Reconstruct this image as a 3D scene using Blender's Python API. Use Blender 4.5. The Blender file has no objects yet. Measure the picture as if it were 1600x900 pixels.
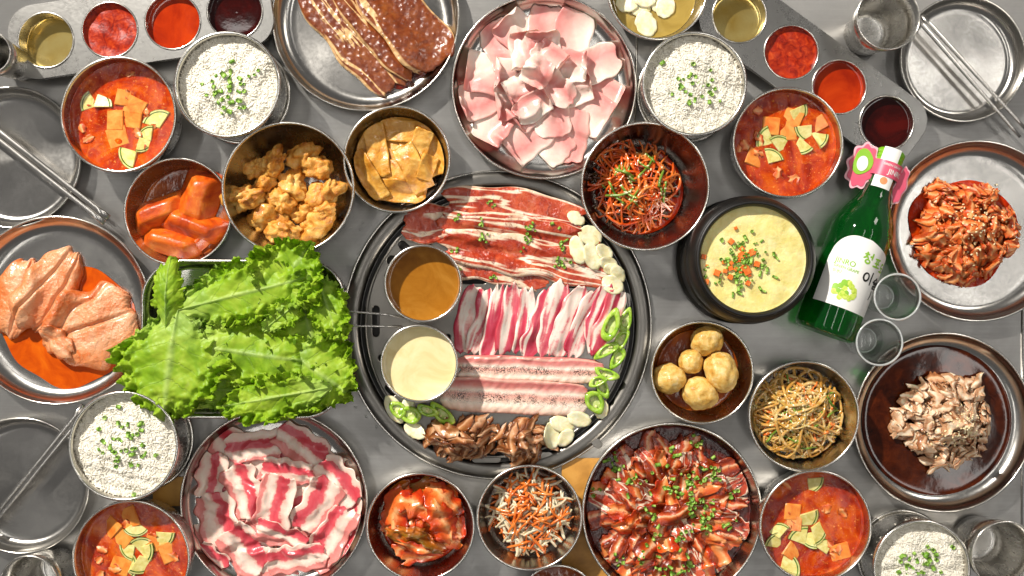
import bpy, bmesh, math, random
import numpy as np
from mathutils import Vector, noise as mnoise, Matrix

# ------------------------------------------------------------------ camera, light, exposure
HC = 1130.0            # camera height above the table, mm
PX = 0.7               # mm on the table per photograph pixel
sc = bpy.context.scene
COL = sc.collection
cam = bpy.data.cameras.new('camera'); camo = bpy.data.objects.new('camera', cam); COL.objects.link(camo)
cam.sensor_width = 36; cam.lens = 36 * HC / (1600 * PX); cam.clip_start = 0.05; cam.clip_end = 50
camo.location = (0, 0, HC / 1000); sc.camera = camo

w = bpy.data.worlds.new('World'); sc.world = w; w.use_nodes = True
bg = w.node_tree.nodes['Background']; bg.inputs[0].default_value = (1.0, 0.97, 0.94, 1); bg.inputs[1].default_value = 0.12

def area(name, loc, target, power, size, color, shape='DISK', sy=None):
    l = bpy.data.lights.new(name, 'AREA'); l.energy = power; l.shape = shape; l.size = size; l.color = color
    if sy: l.size_y = sy
    o = bpy.data.objects.new(name, l); COL.objects.link(o); o.location = loc
    o.rotation_euler = (Vector(target) - Vector(loc)).to_track_quat('-Z', 'Y').to_euler()
    return o
area('key_lamp', (-1.75, 2.2, 2.35), (0, 0, 0), 205, 0.12, (1.0, 0.95, 0.87))
area('window_lamp', (1.6, 1.2, 1.5), (0.25, 0, 0), 6, 0.35, (1.0, 0.94, 0.86), 'RECTANGLE', 0.5)
for lx in (-0.95, 0.35, 1.55):
    area('added_reflection_strip', (lx, -0.2, 2.5), (lx, -0.2, 0), 6.0, 0.14, (1.0, 0.97, 0.92), 'RECTANGLE', 2.2)  # unseen strip lights added to put streaks and contrast into the steel reflections
sc.view_settings.view_transform = 'Standard'; sc.view_settings.look = 'None'
sc.view_settings.exposure = 0.12; sc.view_settings.gamma = 1.0
sc.render.engine = 'CYCLES'
sc.cycles.max_bounces = 10; sc.cycles.transmission_bounces = 8; sc.cycles.glossy_bounces = 5; sc.cycles.diffuse_bounces = 3
sc.cycles.transparent_max_bounces = 12
sc.cycles.sample_clamp_indirect = 4.0; sc.cycles.caustics_reflective = True; sc.cycles.caustics_refractive = True
sc.cycles.blur_glossy = 0.8
sc.cycles.use_denoising = True

# ------------------------------------------------------------------ helpers: space, meshes, things
def W(px, py, z=0.0):
    k = PX * (HC - z) / HC
    return (px - 800) * k, (450 - py) * k
def PR(r, z=0.0): return r * PX * (HC - z) / HC

def mkmesh(name, V, F, mats, uv=None, midx=None, smooth=True):
    me = bpy.data.meshes.new(name)
    V = np.asarray(V, float) * 0.001
    me.from_pydata(V.tolist(), [], F if isinstance(F, list) else F.tolist())
    if uv is not None:
        li = np.zeros(len(me.loops), np.int32); me.loops.foreach_get('vertex_index', li)
        l = me.uv_layers.new(name='UVMap'); l.data.foreach_set('uv', np.asarray(uv, np.float32)[li].ravel())
    for m in (mats if isinstance(mats, (list, tuple)) else [mats]): me.materials.append(m)
    if midx is not None: me.polygons.foreach_set('material_index', np.asarray(midx, np.int32))
    if smooth: me.polygons.foreach_set('use_smooth', np.ones(len(me.polygons), bool))
    me.update()
    return me

def tag(o, label=None, cat=None, group=None, kind=None):
    if label: o['label'] = label
    if cat: o['category'] = cat
    if group: o['group'] = group
    if kind: o['kind'] = kind
    return o
def empty(name, x, y, z, rz=0, **k):
    o = bpy.data.objects.new(name, None); COL.objects.link(o); o.empty_display_size = 0.01
    o.location = (x * .001, y * .001, z * .001); o.rotation_euler = (0, 0, rz)
    return tag(o, **k)
def part(name, me, parent=None, loc=(0, 0, 0), rot=(0, 0, 0)):
    o = bpy.data.objects.new(name, me); COL.objects.link(o); o.parent = parent
    o.location = [c * .001 for c in loc]; o.rotation_euler = rot
    return o
def wmesh(name, V, F, mats, uv=None, midx=None, smooth=True, parent=None, **k):
    """mesh given in world mm; origin set at its base centre"""
    V = np.asarray(V, float); c = np.array([(V[:, 0].min() + V[:, 0].max()) / 2, (V[:, 1].min() + V[:, 1].max()) / 2, V[:, 2].min()])
    if parent is not None:
        pl = np.array(parent.location) * 1000
        o = part(name, mkmesh(name, V - c, F, mats, uv, midx, smooth), parent, c - pl)
    else:
        o = part(name, mkmesh(name, V - c, F, mats, uv, midx, smooth), None, c)
    return tag(o, **k)

HOURS = ['twelve', 'one', 'two', 'three', 'four', 'five', 'six', 'seven', 'eight', 'nine', 'ten', 'eleven']
def where(px, py, cx, cy, r):
    dx, dy = (px - cx) / r, (cy - py) / r; d = math.hypot(dx, dy)
    if d < .2: return 'at the centre'
    return ('inner ' if d < .55 else 'outer ') + HOURS[int(round(math.atan2(dx, dy) / (math.pi / 6))) % 12] + " o'clock"

def sn(x, y, f, seed, n=6):
    r = np.random.RandomState(seed); o = 0
    for _ in range(n):
        a = r.uniform(0, 6.283); ff = f * r.uniform(.55, 1.7); o = o + np.sin(ff * (x * math.cos(a) + y * math.sin(a)) + r.uniform(0, 6.283))
    return o / (n ** .5 * 1.1)

def lathe(prof, seg=80, closed=False):
    P = np.array(prof, float); n = len(P); a = np.linspace(0, 2 * np.pi, seg, endpoint=False)
    V = np.stack([P[:, None, 0] * np.cos(a), P[:, None, 0] * np.sin(a), np.repeat(P[:, 1][:, None], seg, 1)], -1).reshape(-1, 3)
    i = np.arange(n if closed else n - 1)[:, None]; j = np.arange(seg)[None]
    i2 = (i + 1) % n; j2 = (j + 1) % seg
    F = np.stack([i * seg + j + 0 * j, i * seg + j2, i2 * seg + j2, i2 * seg + j + 0 * i], -1).reshape(-1, 4)
    return V, F
def bead(R, z, r, seg=96, m=10):
    a = np.linspace(0, 2 * np.pi, m, endpoint=False)
    return lathe([(R + r * math.cos(t), z + r * math.sin(t)) for t in -a], seg, True)
def cat(parts):
    V, F, o = [], [], 0
    for v, f in parts:
        V.append(np.asarray(v, float)); F.extend((np.asarray(f) + o).tolist()); o += len(v)
    return np.concatenate(V), F
def tube(P, r, sides=6, cap=True):
    P = np.asarray(P, float); n = len(P); r = np.broadcast_to(np.asarray(r, float), (n,))
    T = np.gradient(P, axis=0); T /= np.linalg.norm(T, axis=1)[:, None] + 1e-9
    up = np.tile(np.array([0, 0, 1.0]), (n, 1)); up[np.abs(T[:, 2]) > .92] = (1, 0, 0)
    A = np.cross(T, up); A /= np.linalg.norm(A, axis=1)[:, None] + 1e-9; B = np.cross(T, A)
    a = np.linspace(0, 2 * np.pi, sides, endpoint=False)
    V = P[:, None] + r[:, None, None] * (A[:, None] * np.cos(a)[None, :, None] + B[:, None] * np.sin(a)[None, :, None])
    V = V.reshape(-1, 3); F = []
    for i in range(n - 1):
        for j in range(sides):
            F.append([i * sides + j, i * sides + (j + 1) % sides, (i + 1) * sides + (j + 1) % sides, (i + 1) * sides + j])
    if cap:
        c0, c1 = len(V), len(V) + 1
        V = np.vstack([V, P[:1], P[-1:]])
        for j in range(sides):
            F.append([c0, (j + 1) % sides, j]); F.append([c1, (n - 1) * sides + j, (n - 1) * sides + (j + 1) % sides])
    return V, F
def plate2d(outer, holes, z0, z1, bev=0.0):
    """flat sheet with real holes, thickness z0..z1 (mm)"""
    cu = bpy.data.curves.new('outline', 'CURVE'); cu.dimensions = '2D'; cu.fill_mode = 'BOTH'; cu.extrude = (z1 - z0) / 2 - bev; cu.bevel_depth = bev; cu.bevel_resolution = 1
    for pts in [outer] + list(holes):
        s = cu.splines.new('POLY'); s.points.add(len(pts) - 1); s.use_cyclic_u = True
        for q, p in zip(s.points, pts): q.co = (p[0], p[1], 0, 1)
    ob = bpy.data.objects.new('outline', cu); COL.objects.link(ob); bpy.context.view_layer.update()
    me = bpy.data.meshes.new_from_object(ob.evaluated_get(bpy.context.evaluated_depsgraph_get()))
    V = np.array([v.co[:] for v in me.vertices]); V[:, 2] += (z0 + z1) / 2
    F = [list(p.vertices) for p in me.polygons]
    bpy.data.objects.remove(ob); bpy.data.curves.remove(cu); bpy.data.meshes.remove(me)
    return V, F
def textmesh(s, size):
    cu = bpy.data.curves.new('writing', 'FONT'); cu.body = s; cu.size = size; cu.align_x = 'CENTER'; cu.align_y = 'CENTER'; cu.resolution_u = 4; cu.offset = size * .012
    ob = bpy.data.objects.new('writing', cu); COL.objects.link(ob); bpy.context.view_layer.update()
    me = bpy.data.meshes.new_from_object(ob.evaluated_get(bpy.context.evaluated_depsgraph_get()))
    V = np.array([v.co[:] for v in me.vertices]); F = [list(p.vertices) for p in me.polygons]
    bpy.data.objects.remove(ob); bpy.data.curves.remove(cu); bpy.data.meshes.remove(me)
    return V, F

# ------------------------------------------------------------------ materials
def C(h):
    h = h.lstrip('#'); v = [int(h[i:i + 2], 16) / 255 for i in (0, 2, 4)]
    return tuple(c / 12.92 if c <= .04045 else ((c + .055) / 1.055) ** 2.4 for c in v) + (1,)
class M:
    def __init__(s, name):
        s.m = bpy.data.materials.new(name); s.m.use_nodes = True; s.nt = s.m.node_tree
        s.b = s.nt.nodes['Principled BSDF']; s.out = s.nt.nodes['Material Output']
        s._c = {}
    def n(s, t, ins=None, **pr):
        nd = s.nt.nodes.new('ShaderNode' + t)
        for k, v in pr.items(): setattr(nd, k, v)
        for k, v in (ins or {}).items(): s.set(nd, k, v)
        return nd
    def set(s, nd, k, v):
        i = nd.inputs[k]
        if isinstance(v, bpy.types.NodeSocket): s.nt.links.new(v, i)
        else: i.default_value = v
    def p(s, **k):
        for a, v in k.items(): s.set(s.b, a.replace('_', ' '), v)
        return s
    def co(s, kind='Object', rnd=True, scale=(1, 1, 1)):
        key = (kind, rnd, scale)
        if key in s._c: return s._c[key]
        o = s.n('TexCoord').outputs[kind]
        if scale != (1, 1, 1): o = s.n('VectorMath', {0: o, 1: scale}, operation='MULTIPLY').outputs[0]
        if rnd:
            r = s.n('ObjectInfo').outputs['Random']
            q = s.n('VectorMath', {0: (37.1, 17.3, 5.7), 'Scale': r}, operation='SCALE').outputs[0]
            o = s.n('VectorMath', {0: o, 1: q}, operation='ADD').outputs[0]
        s._c[key] = o
        return o
    def noise(s, scale, detail=4, rough=.55, dist=0, co=None, out='Fac'):
        return s.n('TexNoise', {'Vector': co or s.co(), 'Scale': scale, 'Detail': detail, 'Roughness': rough, 'Distortion': dist}).outputs[out]
    def vor(s, scale, co=None, feature='F1', rnd=1):
        return s.n('TexVoronoi', {'Vector': co or s.co(), 'Scale': scale, 'Randomness': rnd}, feature=feature).outputs['Distance']
    def ramp(s, f, stops, interp='LINEAR'):
        r = s.n('ValToRGB', {'Fac': f}); e = r.color_ramp.elements; r.color_ramp.interpolation = interp
        while len(e) < len(stops): e.new(.5)
        for q, (p, c) in zip(e, stops):
            q.position = p; q.color = C(c) if isinstance(c, str) else ((c, c, c, 1) if not isinstance(c, tuple) else c)
        return r.outputs[0]
    def mix(s, f, a, b, bt='MIX'):
        m = s.n('Mix', data_type='RGBA', blend_type=bt)
        for i, v in ((0, f), (6, a), (7, b)):
            if isinstance(v, str): v = C(v)
            if isinstance(v, bpy.types.NodeSocket): s.nt.links.new(v, m.inputs[i])
            else: m.inputs[i].default_value = v
        return m.outputs[2]
    def math(s, op, a, b=0.0, c=None, clamp=False):
        d = {0: a, 1: b}
        if c is not None: d[2] = c
        m = s.n('Math', d, operation=op); m.use_clamp = clamp
        return m.outputs[0]
    def sep(s, v): return s.n('SeparateXYZ', {0: v}).outputs
    def bump(s, h, strength=.5, dist=.001, prev=None):
        d = {'Height': h, 'Strength': strength, 'Distance': dist}
        if prev: d['Normal'] = prev
        o = s.n('Bump', d).outputs[0]; s.set(s.b, 'Normal', o); return o

MAT = {}
def reg(name):
    def d(f):
        m = M(name); f(m); MAT[name] = m.m
        return f
    return d
def simple(name, stops, scale=60, detail=5, rough=.45, dist=.6, bump=.5, bscale=None, bd=.0008, sss=0, coat=0, spec=.5, ior=1.45, lo=.32, hi=.68, metallic=0):
    m = M(name)
    n = m.noise(scale, detail, .6, dist)
    k = len(stops)
    c = m.ramp(n, [(lo + (hi - lo) * i / max(1, k - 1), s) for i, s in enumerate(stops)])
    m.p(Base_Color=c, Roughness=rough, Metallic=metallic)
    m.set(m.b, 'Specular IOR Level', spec)
    if sss: m.p(Subsurface_Weight=sss); m.set(m.b, 'Subsurface Radius', (1, .45, .25) if name != 'rice' else (.8, .75, .65)); m.set(m.b, 'Subsurface Scale', .003 if name != 'rice' else .005)
    if coat: m.set(m.b, 'Coat Weight', coat); m.set(m.b, 'Coat Roughness', .08)
    if bump: m.bump(m.noise(bscale or scale * 3, 4, .6), bump, bd)
    MAT[name] = m.m
    return m

def steel(name, base, rough, aniso=0, scratch=.05, stains=.12, metallic=1.0, lin=False):
    m = M(name)
    big = m.noise(22, 5, .6, .5)
    if lin:
        co = m.n('TexCoord').outputs['Object']
        lines = m.noise(1, 4, .6, 0, m.n('VectorMath', {0: co, 1: (9, 420, 40)}, operation='MULTIPLY').outputs[0])
    else:
        lines = m.noise(1, 3, .6, 0, m.n('VectorMath', {0: m.co(), 1: (260, 260, 60)}, operation='MULTIPLY').outputs[0])
    col = m.mix(m.math('MULTIPLY', big, stains * 2), C(base), tuple(c * .55 for c in C(base)[:3]) + (1,))
    col = m.mix(m.math('MULTIPLY', lines, .7 if lin else .3), col, tuple(c * .6 for c in C(base)[:3]) + (1,))
    r = m.math('MULTIPLY_ADD', big, .16, rough - .08)
    r = m.math('MULTIPLY_ADD', lines, .16 if lin else .10, r)
    m.p(Base_Color=col, Metallic=metallic, Roughness=r)
    if aniso:
        m.p(Anisotropic=aniso); t = m.n('Tangent', direction_type='RADIAL', axis='Z'); m.set(m.b, 'Tangent', t.outputs[0])
    if lin:
        m.p(Anisotropic=.8); m.set(m.b, 'Tangent', m.n('CombineXYZ', {0: 1.0, 1: 0.0, 2: 0.0}).outputs[0])
        sm = m.ramp(m.noise(7, 6, .65, 1.5), [(.42, 0.0), (.6, 1.0)]); m.set(m.b, 'Roughness', m.math('MULTIPLY_ADD', sm, .12, r))
        m.set(m.b, 'Base Color', m.mix(m.math('MULTIPLY', sm, .25), col, '#7f7d7a'))
    m.bump(lines, scratch, .0004)
    MAT[name] = m.m
steel('table_steel', '#bab8b5', .25, 0, .22, .45, .82, True)
steel('steel', '#dad7d1', .22, .5, .03, .2)
steel('rim_steel', '#e6e2da', .16, 0, .01, .05)
steel('warm_steel', '#dfd2b6', .22, .5, .03, .2)
steel('plate_steel', '#cac7c2', .17, .6, .03, .2, 1.0)
steel('tray_steel', '#b2b0ac', .24, 0, .16, .5, 1.0)
steel('grill_steel', '#96928c', .28, 0, .06, .6, 1.0)
steel('stick_steel', '#dcd8d2', .2, 0, .02, .05)
simple('dark_pan', ['#0b0908', '#1d1815'], 40, rough=.6, bump=.3)
simple('stone', ['#060505', '#0e0c0b', '#171412'], 50, rough=.42, bump=.35, bscale=400, bd=.0005, spec=.5)
simple('wood', ['#a8742c', '#c99140', '#d8a350'], 30, rough=.5, bump=.15)

# rice and garnish
simple('rice', ['#d9d1bf', '#e4decf', '#ece7da'], 200, rough=.3, bump=.05, coat=.4)
simple('chive', ['#56841c', '#80ac38', '#b2d06c'], 260, detail=2, rough=.4, bump=.2, coat=.1)
simple('sesame', ['#d9b877', '#f1dfb0', '#f8ecca'], 300, rough=.45, bump=.1)
# liquids
def liquid_mat(name, stops, scale=35, rough=.12, bump=.25, bs=90, lo=.3, hi=.7, detail=6, dist=1.2, sss=0, coat=.0, spec=.5):
    return simple(name, stops, scale, detail, rough, dist, bump, bs, .0012, sss, coat, {'salsa': .2, 'soy_broth': .4, 'chilli_sauce': .3}.get(name, spec), lo=lo, hi=hi)
@reg('stew')
def _(m):
    n = m.noise(26, 5, .6, 1.5); f = m.noise(210, 5, .7, .5); g = m.noise(70, 6, .65, 2.0)
    c = m.ramp(n, [(.3, '#761002'), (.42, '#9e2603'), (.52, '#b83a04'), (.62, '#c85208'), (.75, '#d66e12')])
    c = m.mix(m.ramp(g, [(.54, 0.0), (.74, .5)]), c, '#e4852c'); c = m.mix(m.ramp(f, [(.55, 0.0), (.72, .6)]), c, '#7a1204'); c = m.mix(m.ramp(m.noise(330, 3, .6), [(.62, 0.0), (.7, .6)]), c, '#f0a850')
    m.p(Base_Color=c, Roughness=.07); m.bump(g, .35, .0012)
liquid_mat('salsa', ['#5e0c03', '#8e1c06', '#aa300c', '#c04a1c'], 130, .38, .6, 150, .3, .72)
liquid_mat('red_sauce', ['#8a1c03', '#a62c05', '#b83a0a'], 25, .08, .12, 60)
liquid_mat('soy', ['#150202', '#2c0504', '#470a06'], 20, .05, .06, 40)
liquid_mat('gravy', ['#85500f', '#9a6218', '#ab7428'], 25, .12, .12, 60)
liquid_mat('cream_sauce', ['#d8c48a', '#e6d6a2', '#eee0b4'], 25, .22, .18, 60, sss=.2)
liquid_mat('orange_marinade', ['#a83a02', '#c45004', '#d4660c'], 25, .1, .12, 60)
liquid_mat('soy_broth', ['#2a0a02', '#3c1404', '#522008'], 60, .06, .03, 120)
liquid_mat('chilli_sauce', ['#7d1303', '#b32b05', '#cf470b'], 45, .1, .4, 120)
liquid_mat('brown_sauce', ['#5b2205', '#7d360a', '#a3561a'], 35, .1, .3, 90)
liquid_mat('dark_glaze', ['#240602', '#4a0f04', '#711a06'], 45, .14, .6, 140)
liquid_mat('pale_oil', ['#8d7434', '#b39a52'], 25, .1, .2, 60)
@reg('sesame_oil')
def _(m):
    m.p(Base_Color=m.ramp(m.noise(30, 3, .5), [(.35, '#cfa63e'), (.65, '#ecd486')]), Metallic=.85, Roughness=.16); m.set(m.b, 'Coat Weight', .6); m.set(m.b, 'Coat Roughness', .02)
# vegetables, tofu
simple('tofu', ['#d8681a', '#e48a34', '#eca24e'], 90, rough=.3, bump=.3, bscale=300, sss=.2, coat=.3)
simple('courgette', ['#c9b85a', '#dccf80', '#e8e09c'], 160, rough=.28, bump=.2, sss=.2, coat=.4)
simple('courgette_skin', ['#1f3a0a', '#3c6414', '#6f9630'], 200, rough=.25, bump=.1, coat=.4)
simple('carrot_chunk', ['#9c3004', '#c44a08', '#d66414', '#e28230'], 45, detail=8, rough=.34, bump=.6, bscale=200, bd=.0012, sss=.2, coat=.2)
simple('aubergine', ['#2a1008', '#4a2010', '#6a3418'], 70, rough=.25, bump=.4, coat=.3)
simple('carrot_bit', ['#d8520a', '#ea7320', '#f08c3c'], 150, rough=.35, bump=.2, sss=.2)
simple('garlic', ['#e0d29a', '#efe6bd', '#f7f1d6'], 120, rough=.3, bump=.2, sss=.3, coat=.25)
simple('chilli', ['#6f9e1a', '#9cc436', '#c3da6a'], 120, rough=.22, bump=.15, sss=.15, coat=.5)
simple('chilli_membrane', ['#a9c050', '#ccd888', '#e2e6b0'], 150, rough=.35, bump=.3, sss=.2)
simple('chilli_seed', ['#d9d38a', '#efe9b4'], 200, rough=.4, bump=.2)
simple('potato', ['#b0782a', '#d2a24a', '#e2bc6c', '#ecd094'], 120, detail=7, rough=.4, bump=.7, bscale=200, bd=.0016, sss=.25, coat=.12, lo=.28)
simple('egg', ['#d8c670', '#e6d88e', '#efe4a8'], 45, rough=.4, bump=.9, bscale=140, bd=.0015, sss=.25, coat=.1)
simple('noodle', ['#b07c2c', '#d0a252', '#e4c88e'], 70, rough=.1, bump=.1, sss=.5, coat=.9)
simple('noodle_dark', ['#2f1608', '#4f2a10'], 70, rough=.2, bump=.2, coat=.4)
simple('carrot_strip', ['#d1540e', '#e47a2c', '#ec9850'], 90, rough=.25, bump=.2, sss=.2, coat=.4)
simple('radish', ['#cdb48c', '#e0cfae', '#ece2cc'], 90, rough=.22, bump=.2, sss=.35, coat=.4)
simple('red_strand', ['#a83206', '#cf4f10', '#de6f24', '#e3924a'], 60, rough=.18, bump=.2, sss=.15, coat=.5)
simple('dark_strand', ['#2a1005', '#4d1c08', '#3d3a0c'], 60, rough=.2, bump=.2, coat=.5)
simple('green_strand', ['#4c6c16', '#71902e', '#a0b45c'], 80, rough=.25, bump=.2, coat=.3)
simple('fishcake', ['#b06c14', '#cc8c2e', '#dca448', '#e4b662'], 80, detail=7, rough=.36, bump=1.0, bscale=130, bd=.0016, sss=.1, coat=.2)
simple('fried_chicken', ['#9a4f0c', '#c67c24', '#dc9c40', '#e8b662', '#f0cc8a'], 75, detail=7, rough=.42, bump=1.0, bscale=330, bd=.0016, sss=.15, coat=.12, lo=.3, hi=.72)
@reg('lettuce')
def _(m):
    uv = m.n('TexCoord').outputs['UV']; s = m.sep(uv)
    v = m.math('ABSOLUTE', m.math('SUBTRACT', s[1], .5)); e = m.math('MULTIPLY', v, 2.0)
    rib = m.ramp(e, [(.0, 1.0), (.03, .85), (.09, .1), (1, 0.0)])
    n = m.noise(45, 6, .65, .6)
    col = m.ramp(n, [(.3, '#74a012'), (.45, '#9ac222'), (.6, '#b8d43a'), (.75, '#cde268')])
    ch = m.math('ABSOLUTE', m.math('SINE', m.math('MULTIPLY', m.math('ADD', m.math('MULTIPLY_ADD', e, -1.3, m.math('MULTIPLY', s[0], 6.0)), m.math('MULTIPLY', n, .7)), 3.14159)))
    vein = m.math('MULTIPLY', m.ramp(ch, [(0, 1.0), (.14, 0.0)]), m.ramp(e, [(.3, 1.0), (.85, 0.0)]))
    col = m.mix(m.math('MULTIPLY', vein, .22), col, '#c6e07c')
    col = m.mix(m.math('MULTIPLY', rib, .4), col, '#d4e59c'); col = m.mix(m.ramp(s[0], [(.0, .55), (.35, 0.0)]), col, '#cfe48e')
    m.p(Base_Color=col, Roughness=.45); m.set(m.b, 'Specular IOR Level', .35)
    b = m.bump(m.noise(170, 5, .6), .3, .0012); m.bump(vein, .6, -.001, b)
    t = m.n('BsdfTranslucent', {'Color': m.mix(.5, col, '#a8d81c')})
    x = m.n('MixShader', {0: .42}); m.nt.links.new(m.b.outputs[0], x.inputs[1]); m.nt.links.new(t.outputs[0], x.inputs[2]); m.nt.links.new(x.outputs[0], m.out.inputs[0])

def slice_mat(name, stops, freq=1.0, dist=.25, nscale=40, rough=.28, speck=None, bump=.4, bs=220, sss=.25, coat=.35, axis=1, hatch=0, bd=.0008, pepper=None, n2w=.55):
    """bands of meat and fat running along the slice"""
    m = M(name)
    s = m.sep(m.n('TexCoord').outputs['UV']); v = s[axis]
    n1 = m.noise(nscale, 3, .5, .3); n2 = m.noise(nscale * 5, 4, .6)
    r = m.n('ObjectInfo').outputs['Random']
    f = m.math('MULTIPLY_ADD', v, freq, m.math('MULTIPLY', m.math('SUBTRACT', n1, .5), dist * 2))
    f = m.math('ADD', f, m.math('MULTIPLY', m.math('SUBTRACT', n2, .5), dist * n2w))
    f = m.math('ADD', f, m.math('MULTIPLY', m.math('SUBTRACT', r, .5), .34))
    f = m.math('PINGPONG', f, 1.0)
    col = m.ramp(f, stops)
    col = m.mix(m.math('MULTIPLY', n2, .22), col, m.mix(1.0, col, col, 'MULTIPLY'))
    if speck: col = m.mix(m.ramp(m.noise(nscale * 3.2, 5, .7, 1), [(.56, 0.0), (.68, .85)]), col, speck)
    h = m.noise(bs, 4, .6)
    if pepper:
        pm = m.math('MULTIPLY', m.math('MULTIPLY', m.ramp(m.noise(800, 3, .6), [(.48, 0.0), (.54, 1.0)]), m.ramp(m.noise(70, 3, .6), [(.38, .1), (.55, 1.0)])), m.ramp(m.math('ABSOLUTE', m.math('SUBTRACT', v, .45)), [(.05, 1.0), (.22, 0.0)]))
        col = m.mix(pm, col, pepper)
    if hatch:
        co = m.co('Object', False)
        q = m.sep(co)
        a = m.math('SINE', m.math('MULTIPLY', m.math('ADD', q[0], q[1]), hatch)); b2 = m.math('SINE', m.math('MULTIPLY', m.math('SUBTRACT', q[0], q[1]), hatch))
        hh = m.math('MAXIMUM', a, b2)
        h = m.math('MULTIPLY_ADD', h, .8, m.math('MULTIPLY', hh, -.35))
        col = m.mix(m.ramp(hh, [(.8, 0.0), (1.0, .35)]), col, '#2a0d04')
    m.p(Base_Color=col, Roughness=rough, Subsurface_Weight=sss); m.set(m.b, 'Subsurface Radius', (1, .4, .25)); m.set(m.b, 'Subsurface Scale', .0025)
    m.set(m.b, 'Coat Weight', coat); m.set(m.b, 'Coat Roughness', .15)
    m.bump(h, bump, bd); MAT[name] = m.m
def patchy(name, stops, su, sv, dist=.4, fine=.1, rough=.3, coat=.25, bump=.35, sss=.3, detail=2.5):
    """raw slice: soft patches of lean and fat"""
    m = M(name); uv = m.n('TexCoord').outputs['UV']; r = m.n('ObjectInfo').outputs['Random']
    q = m.n('VectorMath', {0: uv, 1: (su, sv, 1)}, operation='MULTIPLY').outputs[0]
    q = m.n('VectorMath', {0: q, 1: m.n('VectorMath', {0: (61.7, 43.3, 7.1), 'Scale': r}, operation='SCALE').outputs[0]}, operation='ADD').outputs[0]
    n = m.noise(1.0, detail, .5, dist, q); f = m.noise(420, 4, .6); f2 = m.noise(120, 4, .65, .5)
    k = m.math('ADD', n, m.math('MULTIPLY', m.math('SUBTRACT', f2, .5), fine)); k = m.math('ADD', k, m.math('MULTIPLY', m.math('SUBTRACT', f, .5), fine * .5))
    m.p(Base_Color=m.ramp(k, stops), Roughness=rough, Subsurface_Weight=sss); m.set(m.b, 'Subsurface Radius', (1, .5, .35)); m.set(m.b, 'Subsurface Scale', .002); m.set(m.b, 'Coat Weight', coat); m.set(m.b, 'Coat Roughness', .15)
    m.bump(m.noise(220, 4, .6), bump, .0008); MAT[name] = m.m
slice_mat('pale_pork', [(0, '#f3e4d8'), (.16, '#f1d6ca'), (.4, '#ebb8ae'), (.62, '#e0918c'), (.78, '#e9b0a6'), (.9, '#f1d4c8'), (1, '#f3e4d8')], .85, .2, 30, rough=.3, coat=.2, bump=.4, n2w=.8)
slice_mat('red_beef', [(0, '#dd8c84'), (.17, '#da827c'), (.2, '#ecc0b2'), (.3, '#f2dccd'), (.42, '#f0d2c4'), (.47, '#e8aca0'), (.5, '#d65f66'), (.62, '#cc4250'), (.74, '#d4565e'), (.77, '#eabcae'), (.88, '#f1dacb'), (1, '#efcfc0')], .9, .2, 34, rough=.3, coat=.2, bump=.6, n2w=.9)
patchy('beef_strip', [(.32, '#b82c42'), (.42, '#c8405a'), (.47, '#d66c74'), (.5, '#eed0c4'), (.57, '#f3e6da'), (.61, '#e6b0a6'), (.66, '#cc5560'), (.74, '#bc3448')], .7, 1.7, .3, .08)
def marble(name, meat, fat, su=1.6, sv=4.5, lo=.47, hi=.53, w=.018, mott=None, mscale=90, rough=.22, coat=.6, bump=.9, bs=160, bd=.0015, sss=.15, edge=0, cells=0, second=True):
    """meat with wavering streaks of fat along the slice"""
    m = M(name); uv = m.n('TexCoord').outputs['UV']; r = m.n('ObjectInfo').outputs['Random']
    q = m.n('VectorMath', {0: uv, 1: (su, sv, 1)}, operation='MULTIPLY').outputs[0]
    q = m.n('VectorMath', {0: q, 1: m.n('VectorMath', {0: (31.7, 13.3, 7.1), 'Scale': r}, operation='SCALE').outputs[0]}, operation='ADD').outputs[0]
    n = m.noise(1.0, 3, .55, .35, q); fine = m.noise(mscale, 6, .65, .6)
    k = len(meat); col = m.ramp(fine, [(.3 + .4 * i / (k - 1), c) for i, c in enumerate(meat)])
    nn = m.math('MULTIPLY_ADD', m.math('SUBTRACT', fine, .5), .06, n)
    line = m.ramp(nn, [(lo - w, 0.0), (lo, 1.0), (hi, 1.0), (hi + w, 0.0)])
    if second: line = m.math('MAXIMUM', line, m.ramp(nn, [(.635 - w, 0.0), (.64, .9), (.66, .9), (.66 + w, 0.0)]))
    if edge:
        e = m.math('MULTIPLY', m.math('ABSOLUTE', m.math('SUBTRACT', m.math('ADD', m.sep(uv)[1], m.math('MULTIPLY', m.math('SUBTRACT', n, .5), .25)), .5)), 2.0); line = m.math('MAXIMUM', line, m.ramp(e, [(1 - edge - .06, 0.0), (1 - edge, .9)]))
    col = m.mix(line, col, m.ramp(fine, [(.35, fat[0]), (.65, fat[1])]))
    if mott: col = m.mix(m.ramp(m.noise(mscale * 2.2, 4, .7, 1), [(.54, 0.0), (.68, .8)]), col, mott)
    m.p(Base_Color=col, Roughness=rough, Subsurface_Weight=sss); m.set(m.b, 'Subsurface Radius', (1, .4, .25)); m.set(m.b, 'Subsurface Scale', .0025); m.set(m.b, 'Coat Weight', coat); m.set(m.b, 'Coat Roughness', .12)
    h = m.noise(bs, 4, .65)
    if cells: h = m.math('MULTIPLY_ADD', m.math('MULTIPLY', m.vor(cells, feature='SMOOTH_F1'), -2.0), 1.0, m.math('MULTIPLY', h, .5))
    m.bump(h, bump, bd); MAT[name] = m.m
marble('galbi', ['#5c240a', '#71300f', '#834016', '#92501f'], ('#d2a266', '#e6c492'), .7, 1.9, .487, .512, .014, '#5a200a', 60, rough=.34, coat=.3, bump=.5, cells=170, bd=.002, sss=.1, edge=.05, second=False)
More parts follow.
